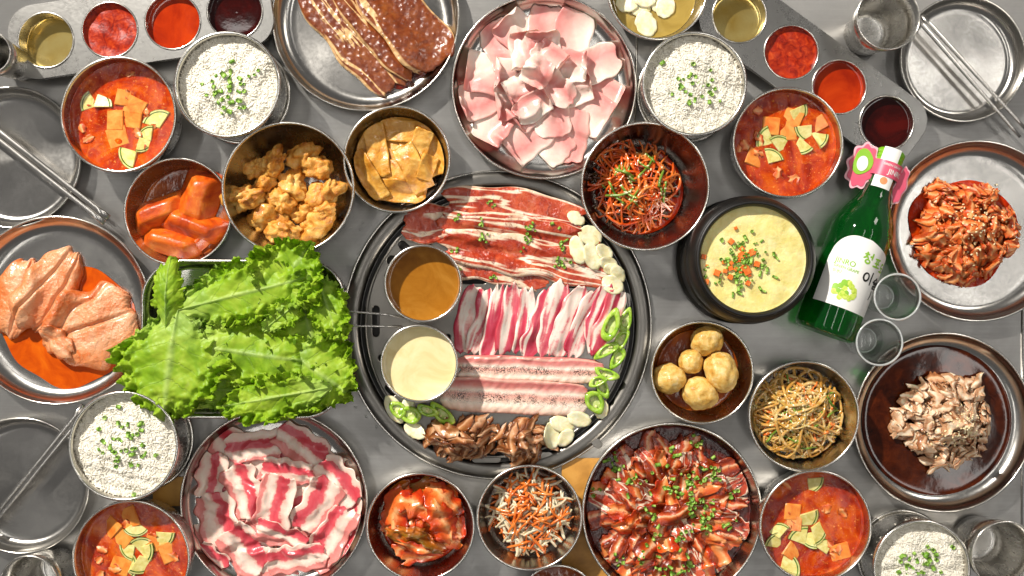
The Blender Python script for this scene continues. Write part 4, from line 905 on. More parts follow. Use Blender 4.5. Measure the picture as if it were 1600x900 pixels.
# radish
v = B_RAD; hm = HM(v); c = (v.x + 1, v.y + 1); lm = (c[0], c[1], 49)
g = hm.o + np.arange(hm.n) * hm.c; X, Y = np.meshgrid(g, g); q = np.hypot(X, Y) / 50; hm.h += np.where(q < 1, 14 * (1 - q ** 2), 0)
strand_stuff(hm, 'shredded_carrot', 'orange carrot shreds under the white radish', 'carrot', 'carrot_strip', 130, *c, 40, 70, (16, 40), 1.5, .03, lim=lm, npt=9)
strand_stuff(hm, 'shredded_radish', 'white radish shreds heaped in the small bowl', 'radish', 'radish', 120, *c, 39, 71, (16, 42), 1.6, .03, lim=lm, npt=9)
strand_stuff(hm, 'top_carrot_shreds', 'loose orange carrot shreds on top of the radish', 'carrot', 'carrot_strip', 60, *c, 38, 72, (14, 36), 1.4, .03, lim=lm, npt=9)
# kimchi
v = B_KIM; hm = HM(v); rs = np.random.RandomState(8)
liquid(v, 6, 'chilli_sauce', 'kimchi_juice', 'thin red juice under the kimchi', 'sauce', .15, 33); hm.level(6); hm.hump(v.x, v.y, 54, 16)
rows = []
for k in range(22):
    q = 58 * math.sqrt((k + .5) / 22); a = k * 2.39996
    rows.append((660 + q * math.cos(a), 815 + q * math.sin(a), rs.uniform(0, 180), rs.uniform(34, 60), rs.uniform(22, 36), dict(mat='kimchi_green' if k % 5 == 0 else 'kimchi')))
rows += [(622, 795, 110, 66, 44, dict(wr=1.5)), (655, 790, 20, 60, 36, {}), (690, 782, 40, 60, 34, {}), (690, 815, 70, 70, 36, dict(wr=1.5)), (640, 845, 20, 70, 20, dict(mat='kimchi_green')), (655, 858, 15, 66, 18, {}), (672, 848, 40, 50, 16, dict(mat='kimchi_green')), (640, 832, 5, 50, 16, dict(mat='kimchi_green'))]
slices(hm, rows, 'kimchi', 'kimchi_piece', 'red kimchi cabbage piece', 'kimchi bowl', 'kimchi', (660, 815, 62), 'kimchi pieces', 5000, t=1.4, wr=2.6, wf=.17, stiff=4, edge=.16, lim=(B_KIM.x, B_KIM.y, B_KIM.R * .88))
# garlic bowl
def garlic(hm, x, y, deg, L, Wd, seed, label, group, lift=0, name='garlic_slice'):
    V, F, uv = sheet(hm, x, y, deg, L * PX, Wd * PX, seed, nu=14, nv=12, stiff=24, wr=.5, wf=.15, edge=.04, rnd=.5, disc=.9, tfn=lambda U, V_, a, b: 2.0 * (1 - .5 * np.maximum(np.abs(2 * U), np.abs(2 * V_)) ** 6), lift=lift)
    wmesh(name, V, F, MAT['garlic'], uv, label=label, cat='garlic', group=group)
liquid(B_GAR, 9, 'pale_oil', 'garlic_oil', 'yellow oil around the garlic in the top bowl', 'oil', .1, 35); hm = HM(B_GAR); hm.level(9)
for i, (a, b, dg, L, Wd) in enumerate([(1000, 10, 30, 36, 30), (1030, 0, 70, 38, 30), (980, 4, 10, 34, 28), (1040, 10, 120, 34, 30), (1010, 36, 60, 40, 32), (1008, -4, 0, 36, 30)]):
    x, y = W(a, b, 14); garlic(hm, x, y, dg, L, Wd, 6000 + i, 'pale garlic slice, %s, in the garlic bowl' % where(a, b, 1012, 12, 40), 'garlic slices in the bowl')
liquid(B_BOT, 14, 'brown_sauce', 'brown_dipping_sauce', 'brown sauce in the bowl cut off by the bottom edge', 'sauce', .2, 36)

# ---- stone pot of steamed egg
zr = 84; x, y = W(1179, 405, zr); R = PR(92, zr)
root = empty('stone_pot', x, y, .3, label='black stone pot of steamed egg beside the green bottle', cat='pot')
prof = [(.01, 0), (R * 1.06, 0), (R * 1.12, 2), (R * 1.14, 8), (R * 1.12, 12), (R * 1.08, 13)]
for q_ in range(5): z_ = 18 + q_ * 8; prof += [(R * (1.06 + .008 * q_), z_), (R * (1.09 + .008 * q_), z_ + 2), (R * (1.09 + .008 * q_), z_ + 5), (R * (1.06 + .008 * q_), z_ + 6.5)]
prof += [(R * 1.1, 64), (R * 1.1, 70), (R * 1.07, 78), (R * 1.02, 82), (R * .99, zr), (R * .94, zr), (R * .91, zr - 2), (R * .9, 60), (R * .8, 40), (.01, 38)]
part('body', mkmesh('body', *lathe(prof, 96), MAT['stone']), root); part('rim', mkmesh('rim', *bead(R * .965, zr + .2, 2.2, 96, 10), MAT['stone']), root)
eg = Ves(); eg.x, eg.y = x, y; eg.rin = lambda z: R * .905
egz = 76; hm = HM(x=x, y=y, R=R * .9, fn=lambda q: egz + 0 * q)
liquid(eg, egz, 'egg', 'steamed_egg', 'pale yellow steamed egg filling the black stone pot', 'egg', 1.3, 41, hm=hm, f=.17)
rs = np.random.RandomState(14); ex_, ey_ = W(1163, 408, egz)
chive_bits(hm, [(ex_ + rs.normal(0, 12), ey_ + rs.normal(0, 14)) for _ in range(120)], 'chopped_chives', 'chopped chives scattered on the steamed egg', seed=15, rmin=1.0, rmax=1.9)
L = []
for k in range(34):
    px_, py_ = ex_ - 4 + rs.normal(0, 11), ey_ + rs.normal(0, 11); s = rs.uniform(2, 3.6); P = rotpts([(s, s), (-s, s), (-s, -s), (s, -s)], rs.uniform(0, 3)) * rs.uniform(.6, 1); zz = float(hm.get(px_, py_))
    V, F = prism(P, -.5, s * .9, .4); L.append((V + np.array([px_, py_, zz]), F))
V = []; F = []; o = 0
for v_, f_ in L: V.append(v_); F += [[q + o for q in f] for f in f_]; o += len(v_)
wmesh('diced_carrot', np.concatenate(V), F, MAT['carrot_bit'], smooth=False, kind='stuff', label='tiny orange carrot dice on the steamed egg', cat='carrot')

# ------------------------------------------------------------------ grill
GX, GY = W(777, 508, 9); GR = PR(242, 9)
root = empty('table_grill', GX, GY, .3, label='round steel table grill holding meat in the middle of the table', cat='grill')
ri = PR(216, 9)
ring = [(GR, 0), (GR, 3), (GR - 2, 6.5), (GR - 6, 8), (GR - 12, 8.2), (ri + 3, 7.4), (ri, 5), (ri - .5, 0)]
part('outer_ring', mkmesh('outer_ring', *lathe(ring, 128), MAT['grill_steel']), root)
part('ring_edge', mkmesh('ring_edge', *bead(GR - .6, 4.5, 1.4, 128, 8), MAT['rim_steel']), root)
gp = PR(207, 9)
part('drip_pan', mkmesh('drip_pan', *lathe([(.01, .4), (ri - 1, .4)], 96), MAT['dark_pan']), root)
circ = lambda R_, n, cx=0, cy=0: [(cx + R_ * math.cos(t), cy + R_ * math.sin(t)) for t in np.linspace(0, 2 * math.pi, n, endpoint=False)]
def slot(px, py, deg, L, r):
    x, y = W(px, py, 9); x -= GX; y -= GY; a = -math.radians(deg); P = []
    for s in (1, -1):
        for t in np.linspace(-math.pi / 2, math.pi / 2, 7): P.append((s * (L / 2 + r * math.cos(t)), s * r * math.sin(t)))
    return (rotpts(P, a) + np.array([x, y])).tolist()
holes = [slot(633, 387, 45, 10, 5), slot(662, 376, 35, 10, 5), slot(612, 407, 0, .2, 6), slot(587, 502, 90, 26, 4.5), slot(606, 432, 0, .2, 4.5), slot(597, 560, 0, .2, 5), slot(610, 610, 45, 8, 4), slot(692, 460, 90, 24, 3), slot(700, 540, 90, 20, 3), slot(740, 440, 0, 22, 3), slot(830, 446, 0, 22, 3), slot(900, 446, 0, 18, 3), slot(980, 470, 90, 10, 3.5), slot(930, 690, 45, 10, 4), slot(760, 718, 0, 24, 3.4), slot(850, 712, 0, 12, 3.4), slot(690, 700, 30, 12, 4)]
V, F = plate2d(circ(gp, 120), holes, 6.0, 7.4, .5)
part('grill_plate', mkmesh('grill_plate', V, F, MAT['grill_steel'], smooth=False), root)
part('plate_edge', mkmesh('plate_edge', *bead(gp - .8, 7.6, 1.5, 128, 8), MAT['grill_steel']), root)
ghm = HM(x=GX, y=GY, R=ri + 12, fn=lambda q: 7.8 + .6 * (q > gp), c=1.5)
Gc = (777, 508, 205)
# marinated beef slabs
tb = lambda U, V, lx, ly: 3.2 * (1 - np.abs(2 * V) ** 8 * .6) + .5 * sn(lx, ly, .5, 3)
for i, (a, b, dg, L, Wd, wd) in enumerate([(688, 352, 4, 112, 60, 'in shadow beside the fishcake bowl'), (802, 330, 7, 205, 62, 'topmost on the grill'), (812, 366, 9, 236, 54, 'second from the top of the grill'), (770, 424, 9, 170, 40, 'short one above the left beef strips'), (822, 404, 11, 262, 60, 'lowest, reaching down to the garlic')]):
    x, y = W(a, b, 12); V, F, uv = sheet(ghm, x, y, dg, L * PX, Wd * PX, 7000 + i, nu=60, nv=22, tfn=tb, stiff=9, wr=1.5, wf=.07, edge=.09, rnd=.15, bend=-3)
    wmesh('marinated_beef_slab', V, F, MAT['marinated_beef'], uv, label='red marinated beef slab with fat streaks, ' + wd, cat='beef', group='marinated beef slabs on the grill')
rs = np.random.RandomState(30); pts = []
for k in range(16):
    cx_, cy_ = W(rs.uniform(700, 900), rs.uniform(310, 430), 14); pts += [(cx_ + rs.normal(0, 3), cy_ + rs.normal(0, 3)) for _ in range(rs.randint(2, 7))]
chive_bits(ghm, pts, 'chopped_scallion', 'chopped scallion on the marinated beef on the grill', seed=31, rmin=1.0, rmax=2.0, cat_='scallion')
# thin beef strips in a row
ORD = 'first second third fourth fifth sixth seventh eighth ninth tenth eleventh twelfth'.split()
xs = [732, 752, 772, 795, 820, 842, 864, 888, 912, 936, 950]
for i, a in enumerate(xs):
    x, y = W(a, 499 + (i % 3) * 3, 12); V, F, uv = sheet(ghm, x, y, -80 + i * 1.2 + rs.uniform(-7, 7), rs.uniform(100, 116) * PX, rs.uniform(28, 38) * PX, 7100 + i * 3, nu=26, nv=10, t=1.5, wr=2.6, wf=.11, stiff=6, edge=.1, rnd=.25, bend=rs.uniform(-4, 4))
    wmesh('beef_strip', V, F, MAT['beef_strip'], uv, label='thin red beef strip, %s from the sauce cups in the grill row' % ORD[i], cat='beef', group='beef strips on the grill')
tbel = lambda U, V, lx, ly: 6.0 * (1 - np.abs(2 * V) ** 6 * .5) * (1 - np.abs(2 * U) ** 20 * .4) + .35 * sn(lx, ly, .6, 8) - .8 * np.clip(V * 2, 0, 1) * np.maximum(0, np.sin(lx * .5 + ly * .35 + sn(lx, ly, .1, 5))) ** 6 - .8 * np.clip(V * 2, 0, 1) * np.maximum(0, np.sin(lx * .43 - ly * .35 + sn(lx, ly, .1, 6))) ** 6
for i, (a, b, dg, L, Wd, wd) in enumerate([(828, 577, 2, 222, 40, 'upper of two on the grill'), (803, 620, 3, 226, 54, 'lower of two on the grill')]):
    x, y = W(a, b, 13); V, F, uv = sheet(ghm, x, y, dg + 180, L * PX, Wd * PX, 7200 + i, nu=90, nv=26, tfn=tbel, stiff=30, wr=.6, wf=.05, edge=.03, rnd=.15); uv[:, 1] = 1 - uv[:, 1]
    wmesh('pork_belly_strip', V, F, MAT['pork_belly'], uv, label='peppered pork belly strip, ' + wd, cat='pork', group='pork belly strips')
for i, (a, b, ex, n, wd) in enumerate([(722, 684, 1.75, 60, 'nearest the cream sauce cup'), (815, 690, 1.3, 46, 'below the pork belly')]):
    x, y = W(a, b, 12); heap(ghm, 'glazed_beef_clump', 'clump of glazed brown shaved beef ' + wd, 'beef', 'glazed_bulgogi', x, y, 23, n, 7300 + i * 900, L=(16, 32), Wd=(7, 13), ex=ex, ey=1.0, wr=1.6, hump=4, curls=(0, 0, 0, .15), t=1.6, mats=['glazed_bulgogi', 'glazed_bulgogi', 'grill_bulgogi'])
for i, (a, b, dg, L, Wd) in enumerate([(900, 341, 30, 30, 20), (922, 368, 20, 38, 32), (902, 391, 75, 46, 24), (925, 401, 70, 44, 26), (944, 394, 40, 30, 22), (950, 411, 10, 30, 20), (957, 421, 10, 30, 20), (965, 428, 60, 30, 22), (957, 445, 30, 36, 28), (862, 680, 85, 42, 26), (878, 663, 20, 40, 24), (905, 655, 15, 38, 24), (884, 684, 130, 32, 22), (616, 640, 60, 48, 26), (648, 673, 30, 38, 24), (636, 640, 100, 36, 24), (940, 640, 100, 30, 22)]):
    x, y = W(a, b, 12); garlic(ghm, x, y, dg, L, Wd, 7600 + i, 'pale garlic slice, %s, on the grill' % where(a, b, *Gc), 'garlic slices on the grill')
def chilli(px, py, deg, L, Wd, seed, label):
    x, y = W(px, py, 12); a = -math.radians(deg); r = random.Random(seed); n = 22; h = r.uniform(4, 6)
    z = float(max(ghm.get(x, y), ghm.get(x + 4, y), ghm.get(x, y + 4))) + .3; tl = r.uniform(-.3, .3)
    T = np.linspace(0, 2 * math.pi, n, endpoint=False); ax, by = L * PX * .44, Wd * PX * .46
    loops = [(1.0, 0), (1.03, h * .5), (.95, h), (.62, h), (.52, h * .5), (.6, 0)]
    V = []
    for k, zz in loops:
        P = np.c_[ax * k * np.cos(T) * (1 + .08 * np.sin(3 * T + seed)), by * k * np.sin(T) + .8 * np.sin(2 * T + seed)]; P = rotpts(P, a)
        V.append(np.c_[P, np.full(n, zz) + P[:, 0] * tl])
    V = np.concatenate(V); V[:, 2] -= V[:, 2].min(); m = len(loops)
    F = [[i * n + j, i * n + (j + 1) % n, ((i + 1) % m) * n + (j + 1) % n, ((i + 1) % m) * n + j] for i in range(m) for j in range(n)]
    root = empty('chilli_slice', x, y, z, label=label, cat='chilli', group='green chilli slices on the grill')
    part('flesh', mkmesh('flesh', V, F, MAT['chilli']), root)
    P = np.vstack([[0, 0], rotpts(np.c_[ax * .66 * np.cos(T), by * .66 * np.sin(T)], a)]); part('membrane', mkmesh('membrane', np.c_[P, h * .35 + P[:, 0] * tl + np.r_[1.0, np.zeros(n)]], [[0, 1 + q, 1 + (q + 1) % n] for q in range(n)], MAT['chilli_membrane']), root)
    rr = np.random.RandomState(seed); S = np.c_[rr.uniform(-ax * .45, ax * .45, 5), rr.uniform(-by * .45, by * .45, 5)]; S = rotpts(S, a); Vs, Fs = scatter(np.c_[S, rr.uniform(.8, 2.2, 5) + S[:, 0] * tl + 1], 1.6, 1.3, .7, seed)
    part('seeds', mkmesh('seeds', Vs, Fs, MAT['chilli_seed']), root)
    ghm.put(V[:, 0] + x, V[:, 1] + y, V[:, 2] + z)
for i, (a, b, dg, L, Wd) in enumerate([(953, 508, -70, 60, 26), (978, 500, -75, 46, 20), (972, 530, -60, 40, 20), (948, 548, -30, 50, 18), (965, 560, -60, 44, 20), (946, 583, 20, 46, 18), (942, 605, 70, 40, 20), (930, 628, 60, 44, 30), (934, 595, -20, 34, 16), (622, 640, 50, 34, 24), (640, 648, 20, 42, 28), (690, 645, 40, 54, 24), (668, 640, 20, 40, 18)]):
    chilli(a, b, dg, L, Wd, 800 + i, 'green chilli slice, %s, on the grill' % where(a, b, *Gc))
# sauce cups on the grill
CB = vessel('sauce_cup', 661, 443, 61, 40, .9, 'steel', 'small steel cup of brown sauce on the grill', 'cup', z0=9.2, beadr=1.4)
liquid(CB, 33, 'gravy', 'brown_sauce', 'smooth brown sauce in the upper cup on the grill', 'sauce', .1, 51)
CC = vessel('sauce_cup', 655, 568, 61, 40, .9, 'steel', 'small steel cup of cream sauce on the grill', 'cup', z0=9.2, beadr=1.4)
liquid(CC, 39, 'cream_sauce', 'cream_sauce', 'pale cream sauce in the lower cup on the grill', 'sauce', .1, 52)
a1, a2, a3, a4 = W(632, 496, 44), W(538, 486, 44), W(536, 509, 44), W(628, 510, 44)
V, F = tube([(*a1, 40), (*W(600, 491, 44), 44), (*a2, 46), (*W(519, 489, 46), 46.5), (*W(514, 497, 46), 46.5), (*W(519, 506, 46), 46.5), (*a3, 46), (*W(596, 510, 44), 44), (*a4, 40)], 1.1, 8)
wmesh('wire_handle', V, F, MAT['stick_steel'], label='bent wire handle between the two sauce cups reaching the lettuce', cat='handle')

# ------------------------------------------------------------------ lettuce tray
zt = 44; c0, c1 = W(222, 407, zt), W(538, 652, zt); lx_, ly_ = (c1[0] - c0[0]) / 2, (c0[1] - c1[1]) / 2; cx_, cy_ = (c0[0] + c1[0]) / 2, (c0[1] + c1[1]) / 2
root = empty('lettuce_tray', cx_, cy_, .3, label='rectangular steel tray with rounded corners full of lettuce', cat='tray')
def rrect(hx, hy, r, n=9):
    P = []
    for (sx, sy, t0) in ((1, 1, 0), (-1, 1, 90), (-1, -1, 180), (1, -1, 270)):
        P += [(sx * (hx - r) + r * math.cos(math.radians(t)), sy * (hy - r) + r * math.sin(math.radians(t))) for t in np.linspace(t0, t0 + 90, n)]
    return np.array(P)
lo = [(6, 0, 30), (2.5, 1, 34), (0.4, 6, 38), (0, zt - 1, 40), (-2, zt, 42), (-3.2, zt - .6, 42), (-3.2, zt - 2.4, 42)]; inn = [(1.2, zt - 1, 39), (1.6, 6, 37), (3.5, 2.2, 33), (7, 1.2, 29)]
seq = [lo[6], lo[5], lo[4]] + inn; outer = lo[:4] + [(-2, zt - 1.4, 42)]
def loft(seq, capi):
    V = np.vstack([np.c_[rrect(lx_ - 2.2 - d, ly_ - 2.2 - d, r), np.full(36, z)] for d, z, r in seq]); F = [[i * 36 + j, i * 36 + (j + 1) % 36, (i + 1) * 36 + (j + 1) % 36, (i + 1) * 36 + j] for i in range(len(seq) - 1) for j in range(36)]
    F.append(list(range(capi * 36, capi * 36 + 36))); return V, F
part('body', mkmesh('body', *loft(seq + lo[:0], len(seq) - 1), MAT['steel']), root)
part('outer_wall', mkmesh('outer_wall', *loft(outer, 0), MAT['steel']), root)
rp = rrect(lx_ - .4, ly_ - .4, 42, 14); V, F = tube(np.c_[np.vstack([rp, rp[:2]]), np.full(len(rp) + 2, zt - .8)], 1.8, 8, False); part('rim', mkmesh('rim', V, F, MAT['rim_steel']), root)
def leaf(px, py, deg, L, Wd, z, arch, cup, ruf, seed, label, tilt=0, nu=120, nv=76):
    """a lettuce leaf: midrib along u, frilled margin"""
    L *= PX * .9; Wd *= PX * 1.06; u = np.linspace(0, 1, nu); v = np.linspace(-1, 1, nv); U, V = np.meshgrid(u, v, indexing='ij')
    w_ = Wd / 2 * (np.sin(np.pi * np.clip(u, .02, .985) ** .72) ** .55) * (.45 + .55 * np.clip(u * 2.2, 0, 1)) * (1 + .07 * sn(u * 30, 0 * u, .5, seed))
    X = (U - .5) * L; Y = V * w_[:, None]
    e = np.clip(np.maximum(np.abs(V), ((U - .3) / .7).clip(0, 1) ** 1.6), 0, 1); E = e ** 3
    p = np.arctan2(Y, X + L * .2) * (L + Wd) * .3; wp = 3 * sn(X, Y, .04, seed + 1)
    ed = np.clip((e - .42) / .58, 0, 1)
    fr = ed * sn(X, Y, .34, seed + 6, 9) + .6 * ed ** 1.5 * sn(X, Y, .75, seed + 7, 9) + .35 * ed ** 2 * sn(X, Y, 1.5, seed + 8, 9)
    Z = arch * (1 - (2 * U - 1) ** 2) + cup * V ** 2 * Wd * .5 + 1.2 * ruf * fr + tilt * X
    ang = np.arctan2(Y, X + 1e-6)
    out = ed ** 2 * (2.2 * sn(p, 0 * p, .35, seed + 9) + 1.5 * sn(p, 0 * p, .8, seed + 10) + 1.0 * sn(p, 0 * p, 1.8, seed + 11)) - 1.5 * ed
    X0, Y0 = X, Y; X = X + out * np.cos(ang) + .9 * ed * sn(X0, Y0, .6, seed + 12); Y = Y + out * np.sin(ang) + .9 * ed * sn(X0, Y0, .6, seed + 13)
    Z = Z + 3.8 * sn(X, Y, .08, seed + 2) * (.4 + np.abs(V)) + .7 * sn(X, Y, .26, seed + 3) + .2 * sn(X, Y, .8, seed + 5)
    vp = np.abs((U * 6 - np.abs(V) * 1.6 + .25 * sn(X0, Y0, .06, seed + 14)) % 1 - .5) * 2
    Z = Z + .9 * (1 - vp) ** 2 * (1 - e) ** .5 * -1
    T = .5 + 2.2 * np.exp(-(V / .05) ** 2) * (1 - .8 * U)
    cx, cy = W(px, py, z); a = -math.radians(deg); Q = rotpts(np.c_[X.ravel(), Y.ravel()], a) + np.array([cx, cy])
    zz = (z + Z).ravel(); n = nu * nv; VV = np.vstack([np.c_[Q, zz + T.ravel()], np.c_[Q, zz]])
    i, j = np.meshgrid(np.arange(nu - 1), np.arange(nv - 1), indexing='ij'); q = (i * nv + j).ravel(); F = np.stack([q, q + nv, q + nv + 1, q + 1], -1)
    bd = list(range(0, nv)) + [k * nv + nv - 1 for k in range(1, nu)] + [(nu - 1) * nv + k for k in range(nv - 2, -1, -1)] + [k * nv for k in range(nu - 2, 0, -1)]
    S = [[bd[k], bd[(k + 1) % len(bd)], bd[(k + 1) % len(bd)] + n, bd[k] + n] for k in range(len(bd))]
    uv = np.stack([U, V * .5 + .5], -1).reshape(-1, 2)
    wmesh('lettuce_leaf', VV, F.tolist() + (F[:, ::-1] + n).tolist() + S, MAT['lettuce'], np.vstack([uv, uv]), label='green lettuce leaf, ' + label, cat='lettuce', group='lettuce leaves')
for i, a in enumerate([
    (330, 545, 20, 210, 170, 26, 6, .1, 5, 'lowest on the left, mostly covered'), (455, 565, 170, 210, 160, 26, 6, .1, 5, 'lowest on the right, mostly covered'), (400, 470, 0, 270, 130, 28, 4, .15, 5, 'lowest along the top rim, mostly covered'),
    (395, 492, 0, 250, 84, 40, 4, .35, 4, 'folded dark one across the middle'), (488, 525, 75, 165, 120, 46, 5, .1, 7, 'at the rim facing the wire handle'), (405, 612, 4, 260, 96, 44, 6, .05, 7, 'along the bottom rim'),
    (395, 552, 8, 240, 112, 54, 9, -.12, 7, 'wide one in the middle of the tray'), (500, 582, 35, 140, 128, 52, 5, .0, 8, 'curly one nearest the cream sauce cup'), (430, 620, 170, 190, 76, 60, 8, -.1, 8, 'frilly one above the red beef plate'),
    (385, 458, -14, 250, 100, 58, 10, -.15, 7, 'long one across the upper half'), (452, 430, -55, 130, 126, 58, 6, .05, 8, 'curly one over the rim below the fried chicken'), (268, 572, 97, 185, 180, 60, 9, -.12, 7, 'fan shaped one hanging toward the raw chicken'),
    (264, 458, -86, 135, 46, 62, 10, -.5, 2, 'narrow upright one at the carrot bowl'), (448, 488, -38, 100, 44, 60, 4, .1, 5, 'small curled one in the middle'), (512, 478, 70, 110, 70, 54, 4, .1, 7, 'small one at the corner nearest the brown sauce')]):
    leaf(*a[:9], 8000 + i * 13, a[9])

# ------------------------------------------------------------------ bottle and glasses
BR = 32.5; bz = BR + .4; pb, pc = W(1286, 522, bz), W(1394, 236, bz); ba = math.atan2(pc[1] - pb[1], pc[0] - pb[0]); bl = math.hypot(pc[0] - pb[0], pc[1] - pb[1])
root = empty('green_bottle', pb[0], pb[1], bz, label='green glass bottle with white grape label lying beside the stone pot', cat='bottle')
root.rotation_euler = (0, 0, ba)          # local x runs from base to cap, z up
def along(prof, seg=72): V, F = lathe(prof, seg); return np.c_[V[:, 2], V[:, 1], V[:, 0]], F
k = bl / 213
pr = [(.01, 4), (18, 3), (25, .6), (29, .8), (31.5, 3), (BR, 7), (BR, 60), (BR, 116), (31.6, 124), (29, 133), (24, 144), (19, 153), (15.8, 162), (14.2, 172), (13.4, 184), (13.2, 196), (.01, 196)]
part('glass_body', mkmesh('glass_body', *along([(a, b * k) for a, b in pr]), MAT['green_glass']), root)
capo = part('cap', mkmesh('cap', *along([(.01, 213 * k), (12.6, 213 * k), (14.2, 211.5 * k), (14.6, 208 * k)] + sum([[(14.6, z * k), (14.0, (z - .7) * k), (14.0, (z - 2.2) * k), (14.6, (z - 2.9) * k)] for z in (207, 202.5, 198)], []) + [(14.6, 190 * k), (13.5, 189.5 * k)]), MAT['green_cap']), root)
def wrap(P, Rr): a = P[:, 1] / Rr; return np.c_[P[:, 0], -Rr * np.sin(a), Rr * np.cos(a)]   # P: axial, lateral to the right
def patch(x0f, x1f, l0, l1, Rr, n=40, m=24):
    l = np.linspace(l0, l1, n); V = []
    for q in l:
        a, b = x0f(q), x1f(q); V += [(a + (b - a) * t, q) for t in np.linspace(0, 1, m)]
    V = wrap(np.array(V), Rr); F = [[i * m + j, i * m + j + 1, (i + 1) * m + j + 1, (i + 1) * m + j] for i in range(n - 1) for j in range(m - 1)]
    return V, F
def labtop(q):
    t = np.clip((q + 34) / 26, 0, 1); return 78 + 28 * math.sqrt(max(0, 1 - (1 - t) ** 2)) - (max(0, q - 4) * .30)
lab = part('label', mkmesh('label', *patch(lambda q: 30, labtop, -34, 46, BR + .25), MAT['white_paper']), root)
def glyph(name, V2, F, mat, Rr=BR + .5, par=lab): part(name, mkmesh(name, wrap(V2, Rr), F, MAT[mat], smooth=False), par)
def text_on(s, size, ax, lat, mat, Rr=BR + .5, par=lab, name='lettering'):
    V, F = textmesh(s, size); glyph(name, np.c_[V[:, 1] + ax, V[:, 0] + lat], F, mat, Rr, par)
text_on('JINRO', 8.0, 76, -14, 'label_green'); text_on('GREEN GRAPE', 4.2, 70, -11, 'label_green'); text_on('SOJU', 4.2, 65, -19, 'label_green')
def strokes(S, ax, lat, s, wd, mat, name='brush_lettering'):
    Vs, Fs, o = [], [], 0
    for st in S:
        P = np.array(st, float); d = []
        n = len(P) * 5; tt = np.linspace(0, len(P) - 1, n); P = np.c_[np.interp(tt, range(len(P)), P[:, 0]), np.interp(tt, range(len(P)), P[:, 1])]
        T = np.gradient(P, axis=0); T /= np.linalg.norm(T, axis=1)[:, None] + 1e-9; N = np.c_[-T[:, 1], T[:, 0]]
        ww = wd / s * (.55 + .45 * np.sin(np.linspace(.5, 2.9, n)))[:, None] / 2
        Q = np.vstack([P + N * ww, P - N * ww]); Vs.append(np.c_[Q[:, 1] * s + ax, Q[:, 0] * s + lat]); Fs += [[o + i, o + i + 1, o + n + i + 1, o + n + i] for i in range(n - 1)]; o += 2 * n
    glyph(name, np.concatenate(Vs), Fs, mat)
circ8 = [(.5 + .22 * math.cos(t), .18 + .16 * math.sin(t)) for t in np.linspace(1.6, 1.6 + 6.4, 12)]
CH = [[(.2, .95), (.35, .85)], [(.05, .75), (.5, .8)], [(.3, .75), (.2, .5), (.02, .38)], [(.3, .62), (.5, .4)], [(.85, 1), (.85, .4)], [(.6, .65), (.85, .65)], circ8]
PO = [[(.1, .9), (.9, .95)], [(.35, .9), (.38, .5)], [(.65, .92), (.62, .5)], [(.15, .5), (.85, .52)], [(.5, .5), (.5, .2)], [(0, .18), (1, .22)]]
DO = [[(.2, .92), (.8, .94)], [(.22, .92), (.2, .55), (.82, .57)], [(.5, .55), (.5, .2)], [(0, .16), (1, .2)]]
II = [[(.3 + .24 * math.cos(t), .5 + .3 * math.sin(t)) for t in np.linspace(1.6, 8.0, 14)], [(.85, 1), (.82, .5), (.84, 0)]]
SL = [[(.5, 1), (.35, .8), (.1, .68)], [(.5, .92), (.7, .78), (.95, .7)], [(0, .58), (1, .62)], [(.15, .48), (.85, .5), (.8, .34), (.2, .3), (.2, .12), (.9, .16)]]
strokes(CH, 82, 1, 12, 1.9, 'label_green'); strokes(PO, 80, 14.5, 11, 1.8, 'label_green'); strokes(DO, 78, 27, 11, 1.8, 'label_green')
strokes(II, 62, 8, 14, 2.1, 'label_black'); strokes(SL, 59, 24, 14, 2.1, 'label_black'); strokes([[(0, 0), (.2, .5), (.1, 1)]], 48, 27, 10, 1.8, 'label_black')
rg = random.Random(3)
for j in range(26):
    t = rg.uniform(0, 6.28); q = math.sqrt(rg.random()); r_ = rg.uniform(2.4, 3.4); cxx, cyy = 48 + 9 * q * math.sin(t), -5 + 12 * q * math.cos(t)
    P = np.array([(cxx, cyy)] + [(cxx + r_ * math.cos(u), cyy + r_ * math.sin(u)) for u in np.linspace(0, 6.283, 12, endpoint=False)]); glyph('printed_grape', P, [[0, 1 + i, 1 + (i + 1) % 12] for i in range(12)], 'label_grape' if j % 3 else 'label_green', BR + .42 + j * .012)
nl = part('neck_label', mkmesh('neck_label', *patch(lambda q: 168 * k, lambda q: 184 * k, -13, 8, 15.4, 20, 8), MAT['white_paper']), root)
P = np.array([(176 * k, -2)] + [(176 * k + 4 * math.cos(u), -2 + 4 * math.sin(u)) for u in np.linspace(0, 6.283, 14, endpoint=False)]); part('neck_mark', mkmesh('neck_mark', wrap(P, 15.6), [[0, 1 + i, 1 + (i + 1) % 14] for i in range(14)], MAT['label_orange'], smooth=False), nl)
part('paper_seal', mkmesh('paper_seal', *patch(lambda q: 192 * k, lambda q: 213 * k, -13, 6, 15.0, 20, 8), MAT['white_paper']), root)
